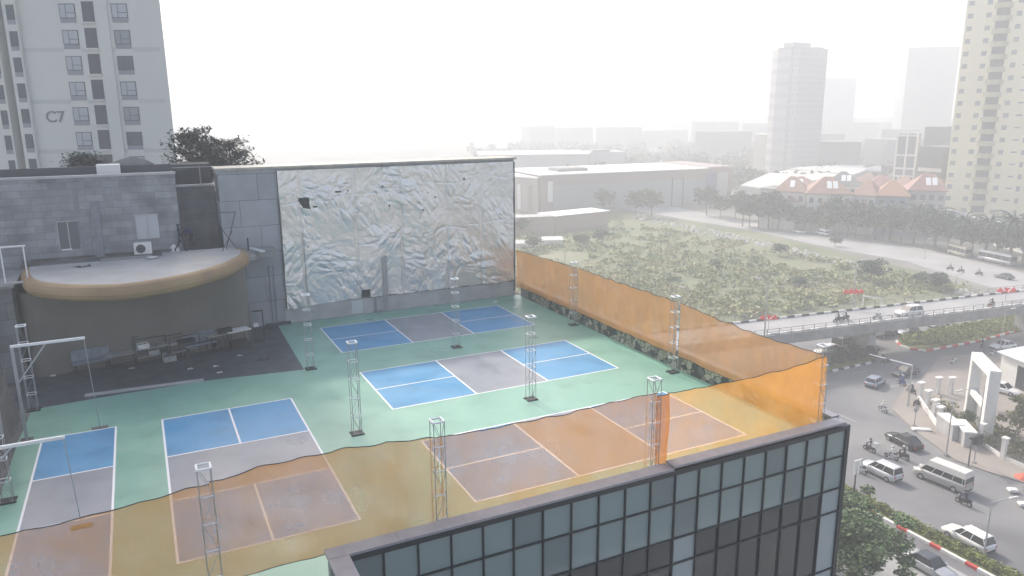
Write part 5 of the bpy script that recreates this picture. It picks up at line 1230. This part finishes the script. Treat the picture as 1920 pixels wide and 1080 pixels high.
t, L, h = slab('low_shed', 'low shed with bright white roof at the left end of the waste ground', 'building', 1040, 1140, 401, 255, 268, 9, mat('pinkish pier', (.36,.28,.26), .8)); MB().box((-.5,-.5,h),(L+.5,10,h+.25)).build('roof', MATS['white mall roof'], t)
t, L, h = slab('low_shed', 'lower pinkish boundary shed left of the white-roofed one', 'building', 940, 1039, 408, 250, 254, 6, mat('pinkish pier', (.36,.28,.26), .8)); MB().box((-.3,-.3,h),(L,6,h+.2)).build('roof', M_conc2, t)
for px, py, s_, lb in ((990,462,(4,1.5,1.2),'small white container at the left of the waste ground'),(1035,460,(3,2,2),'pale tent-like shelter at the left of the waste ground')):
    q = at(px, py, G); t = thing('site_cabin', lb, 'cabin', q, -.4); MB().box((-s_[0],-s_[1],0),(s_[0],s_[1],s_[2])).build('wall', M_white, t); MB().loft([[(-s_[0]-.3,-s_[1]-.3,s_[2]),(s_[0]+.3,-s_[1]-.3,s_[2]),(s_[0]+.3,s_[1]+.3,s_[2]),(-s_[0]-.3,s_[1]+.3,s_[2])],[(-s_[0],0-.05,s_[2]+.8),(s_[0],-.05,s_[2]+.8),(s_[0],.05,s_[2]+.8),(-s_[0],.05,s_[2]+.8)]], sm=False).build('roof', M_white, t)
# villas
M_or = mat('orange tile roof', (.31,.19,.145), .8, var=.15, scale=.6); M_rd = mat('red tile roof', (.30,.165,.145), .8, var=.15, scale=.6); M_vw = mat('villa white wall', (.62,.60,.56), .8)
def villa(label, pxl, pxr, py, D, dep, roof, eave, rise, wallm=None, sky=2, wins=3):
    a = atd(pxl, py, D); b_ = atd(pxr, py, D*.985); d = b_-a; L = Vector((d.x,d.y,0)).length
    zt = CAM.z + (a.z-CAM.z) - G
    t = thing('villa', label, 'house', (a.x, a.y, G), math.atan2(d.y,d.x), 'tile roofed villas'); h = a.z-G
    MB().box((0,0,0),(L,dep,h)).build('wall', wallm or M_vw, t)
    e_ = .7; mb = MB(); ix = min(L, dep)*.42
    mb.add([(-e_,-e_,h),(L+e_,-e_,h),(L+e_,dep+e_,h),(-e_,dep+e_,h),(ix,dep/2,h+rise),(L-ix,dep/2,h+rise),(-e_,-e_,h-.2),(L+e_,-e_,h-.2),(L+e_,dep+e_,h-.2),(-e_,dep+e_,h-.2)],
      [(0,1,5,4),(1,2,5),(2,3,4,5),(3,0,4),(6,9,8,7),(0,6,7,1),(1,7,8,2),(2,8,9,3),(3,9,6,0)])
    mb.build('roof', roof, t)
    for k in range(sky):
        x_ = L*.45+k*1.9; s0, s1 = .3, .72; y0, y1 = -e_+(dep/2+e_)*s0, -e_+(dep/2+e_)*s1; z0, z1 = h+rise*s0+.08, h+rise*s1+.08
        MB().add([(0,0,0)],[]); mb = MB(); mb.add([(x_,y0,z0),(x_+1.5,y0,z0),(x_+1.5,y1,z1),(x_,y1,z1),(x_,y0,z0-.07),(x_+1.5,y0,z0-.07),(x_+1.5,y1,z1-.07),(x_,y1,z1-.07)],[(0,1,2,3),(0,4,5,1),(1,5,6,2),(3,2,6,7),(0,3,7,4)]); mb.build('skylight', M_whitep, t)
    for r__ in range(3):
        for k in range(wins):
            x_ = L*(k+.5)/wins; z_ = h-2.4-r__*3.1
            f = MB().box((x_-.7,-.06,z_-.8),(x_+.7,-.002,z_+.9)).build('window', mat('villa window', (.07,.08,.09), .4), t)
    if eave:
        MB().prism([(L*.35,-1.6),(L*.75,-1.6),(L*.75,-.003),(L*.35,-.003)], 0, h-3.4).build('bay', wallm or M_vw, t)
        mb = MB(); mb.add([(L*.35-.4,-2,h-3.4),(L*.75+.4,-2,h-3.4),(L*.55,-2,h-1.6),(L*.35-.4,-.003,h-3.4),(L*.75+.4,-.003,h-3.4),(L*.55,-.003,h-1.6)],[(0,1,2),(0,2,5,3),(1,4,5,2),(0,3,4,1)]); mb.build('bay_roof', roof, t)
        MB().box((L*.48,-1.66,h-6.5),(L*.62,-1.602,h-4.4)).build('window', MATS['villa window'], t)
villa('leftmost villa, narrow and white with a hidden roof', 1428, 1452, 352, 262, 9, M_conc, False, .8, sky=0, wins=2)
villa('orange roofed villa with one skylight, second from the left', 1454, 1512, 358, 258, 12, M_or, True, 4.6, sky=1)
villa('orange roofed villa with two large skylights in the middle of the row', 1514, 1598, 362, 252, 13, M_or, True, 5.0, sky=2, wins=5)
villa('white gabled villa right of the two-skylight one', 1600, 1642, 365, 249, 12, M_or, True, 4.6, sky=0, wins=3)
villa('bright orange roofed villa with grey blue wall', 1644, 1704, 366, 246, 12, mat('bright orange tile roof', (.37,.21,.13), .8, var=.12), False, 4.4, mat('grey blue wall', (.26,.29,.34), .8), sky=0)
villa('pink-red roofed villa with two skylights next to the cream tower', 1706, 1775, 356, 250, 12, M_rd, False, 5.2, mat('beige villa wall', (.42,.40,.36), .8), sky=2, wins=4)
villa('dark grey roofed villa with two skylights behind the row', 1550, 1610, 346, 285, 12, mat('grey tile roof', (.16,.16,.16), .8), False, 4.6, sky=2, wins=3)
villa('red roofed villa behind the row, right of the grey roofed one', 1625, 1680, 350, 280, 12, M_rd, False, 4.2, sky=0, wins=3)
villa('faded pink roofed villa behind the left end of the row', 1470, 1530, 349, 290, 12, M_rd, False, 3.4, sky=1, wins=3)
villa('orange roofed villa tucked behind the row, just left of the cream tower', 1722, 1768, 345, 290, 12, M_or, False, 3.4, sky=1, wins=3)
villa('brown roofed villa behind the white gabled one', 1600, 1648, 341, 310, 12, mat('brown tile roof', (.24,.16,.13), .8), False, 3.4, sky=0, wins=3)
villa('small orange roofed villa peeking behind the row near the right', 1672, 1712, 347, 295, 10, M_or, False, 3.2, sky=0, wins=2)
# distant city belt
r_ = random.Random(12); i = 0
for row, (D, y0) in enumerate(((460, 268), (600, 250), (820, 234), (1200, 221))):
    px = 960+row*17
    while px < 1790:
        w_ = r_.uniform(45, 120); yt = y0+r_.uniform(-5, 5)+(6 if px < 1250 else -4)
        if not (row == 0 and px < 1480) and not (row == 1 and px < 1250):
            slab('far_block', 'hazy block, %s from the left in the %s row of the city belt' % (ordn[min(i, 23)], ('nearest','second','third','farthest')[row]), 'building', px, px+w_*.92, yt, D, D*(.97+.06*r_.random()), 18,
                 mat(('far block a','far block b','far block c')[i % 3], ((.27,.275,.28),(.31,.31,.3),(.24,.25,.25))[i % 3], .9), group='distant city blocks')
        px += w_*(1.0 if row > 1 else 1.5); i += 1
    i = 0
r_ = random.Random(13); mb = MB(); bl = []
for k in range(420):
    px = r_.uniform(880, 1800); D = r_.uniform(370, 800); q = atd(px, 300, D); bl.append((q.x, q.y, G+4, r_.uniform(4, 9)))
mb.leaves(bl, 22000, 1.8, r_); tag(mb.build('far_wood', M_leafd), kind='stuff')

# unseen courtyard below the facade; markings and cars added for its glass to reflect
struct('courtyard', MB().sheet([(-5,-70),(36,-70),(36,-13.3),(-5,-13.3)], G+.003), mat('courtyard paving', (.12,.135,.145), .8, var=.2, scale=.3))

cy = MB()
for k in range(12): cy.box((2+k*2.7, -22, G+.005), (2.15+k*2.7, -17, G+.009))
cy.box((-4, -30, G+.005), (35, -29.8, G+.009)); cy.box((-4, -40, G+.005), (35, -39.8, G+.009))
struct('reflection_marking', cy, M_white)  # stripes out of view, added to show in the glass
white_car = [o for o in C.objects if o.get('label') == 'white SUV beside the hedge on the median, behind the lamp post'][0]
for x_, y_, rz, lb in ((26.5, -19.5, 90, 'white car added out of view in the courtyard for the glass to reflect, rightmost of three'), (21, -19.6, 90, 'white car added out of view in the courtyard for the glass to reflect, middle of three'), (12, -34, 0, 'white car added out of view across the courtyard for the glass to reflect')):
    dup(white_car, (x_, y_, G+.01), radians(rz), lb)  # unseen copies put in for the facade reflections

# ------------------------------------------------------------------ haze
hz = MB().box((-1600,-1600,G-1.2),(2700,2700,110)).build('haze', [])
hm_ = bpy.data.materials.new('haze air'); hm_.use_nodes = True; n = hm_.node_tree; n.nodes.clear()
out = n.nodes.new('ShaderNodeOutputMaterial'); pv = n.nodes.new('ShaderNodeVolumePrincipled')
pv.inputs['Color'].default_value = (.94, .96, .98, 1); pv.inputs['Density'].default_value = .0018; pv.inputs['Anisotropy'].default_value = .15
n.links.new(pv.outputs[0], out.inputs['Volume']); hz.data.materials.append(hm_); tag(hz, kind='stuff')
for o in list(C.objects):
    if o.name == 'camera': o.name = 'camera'
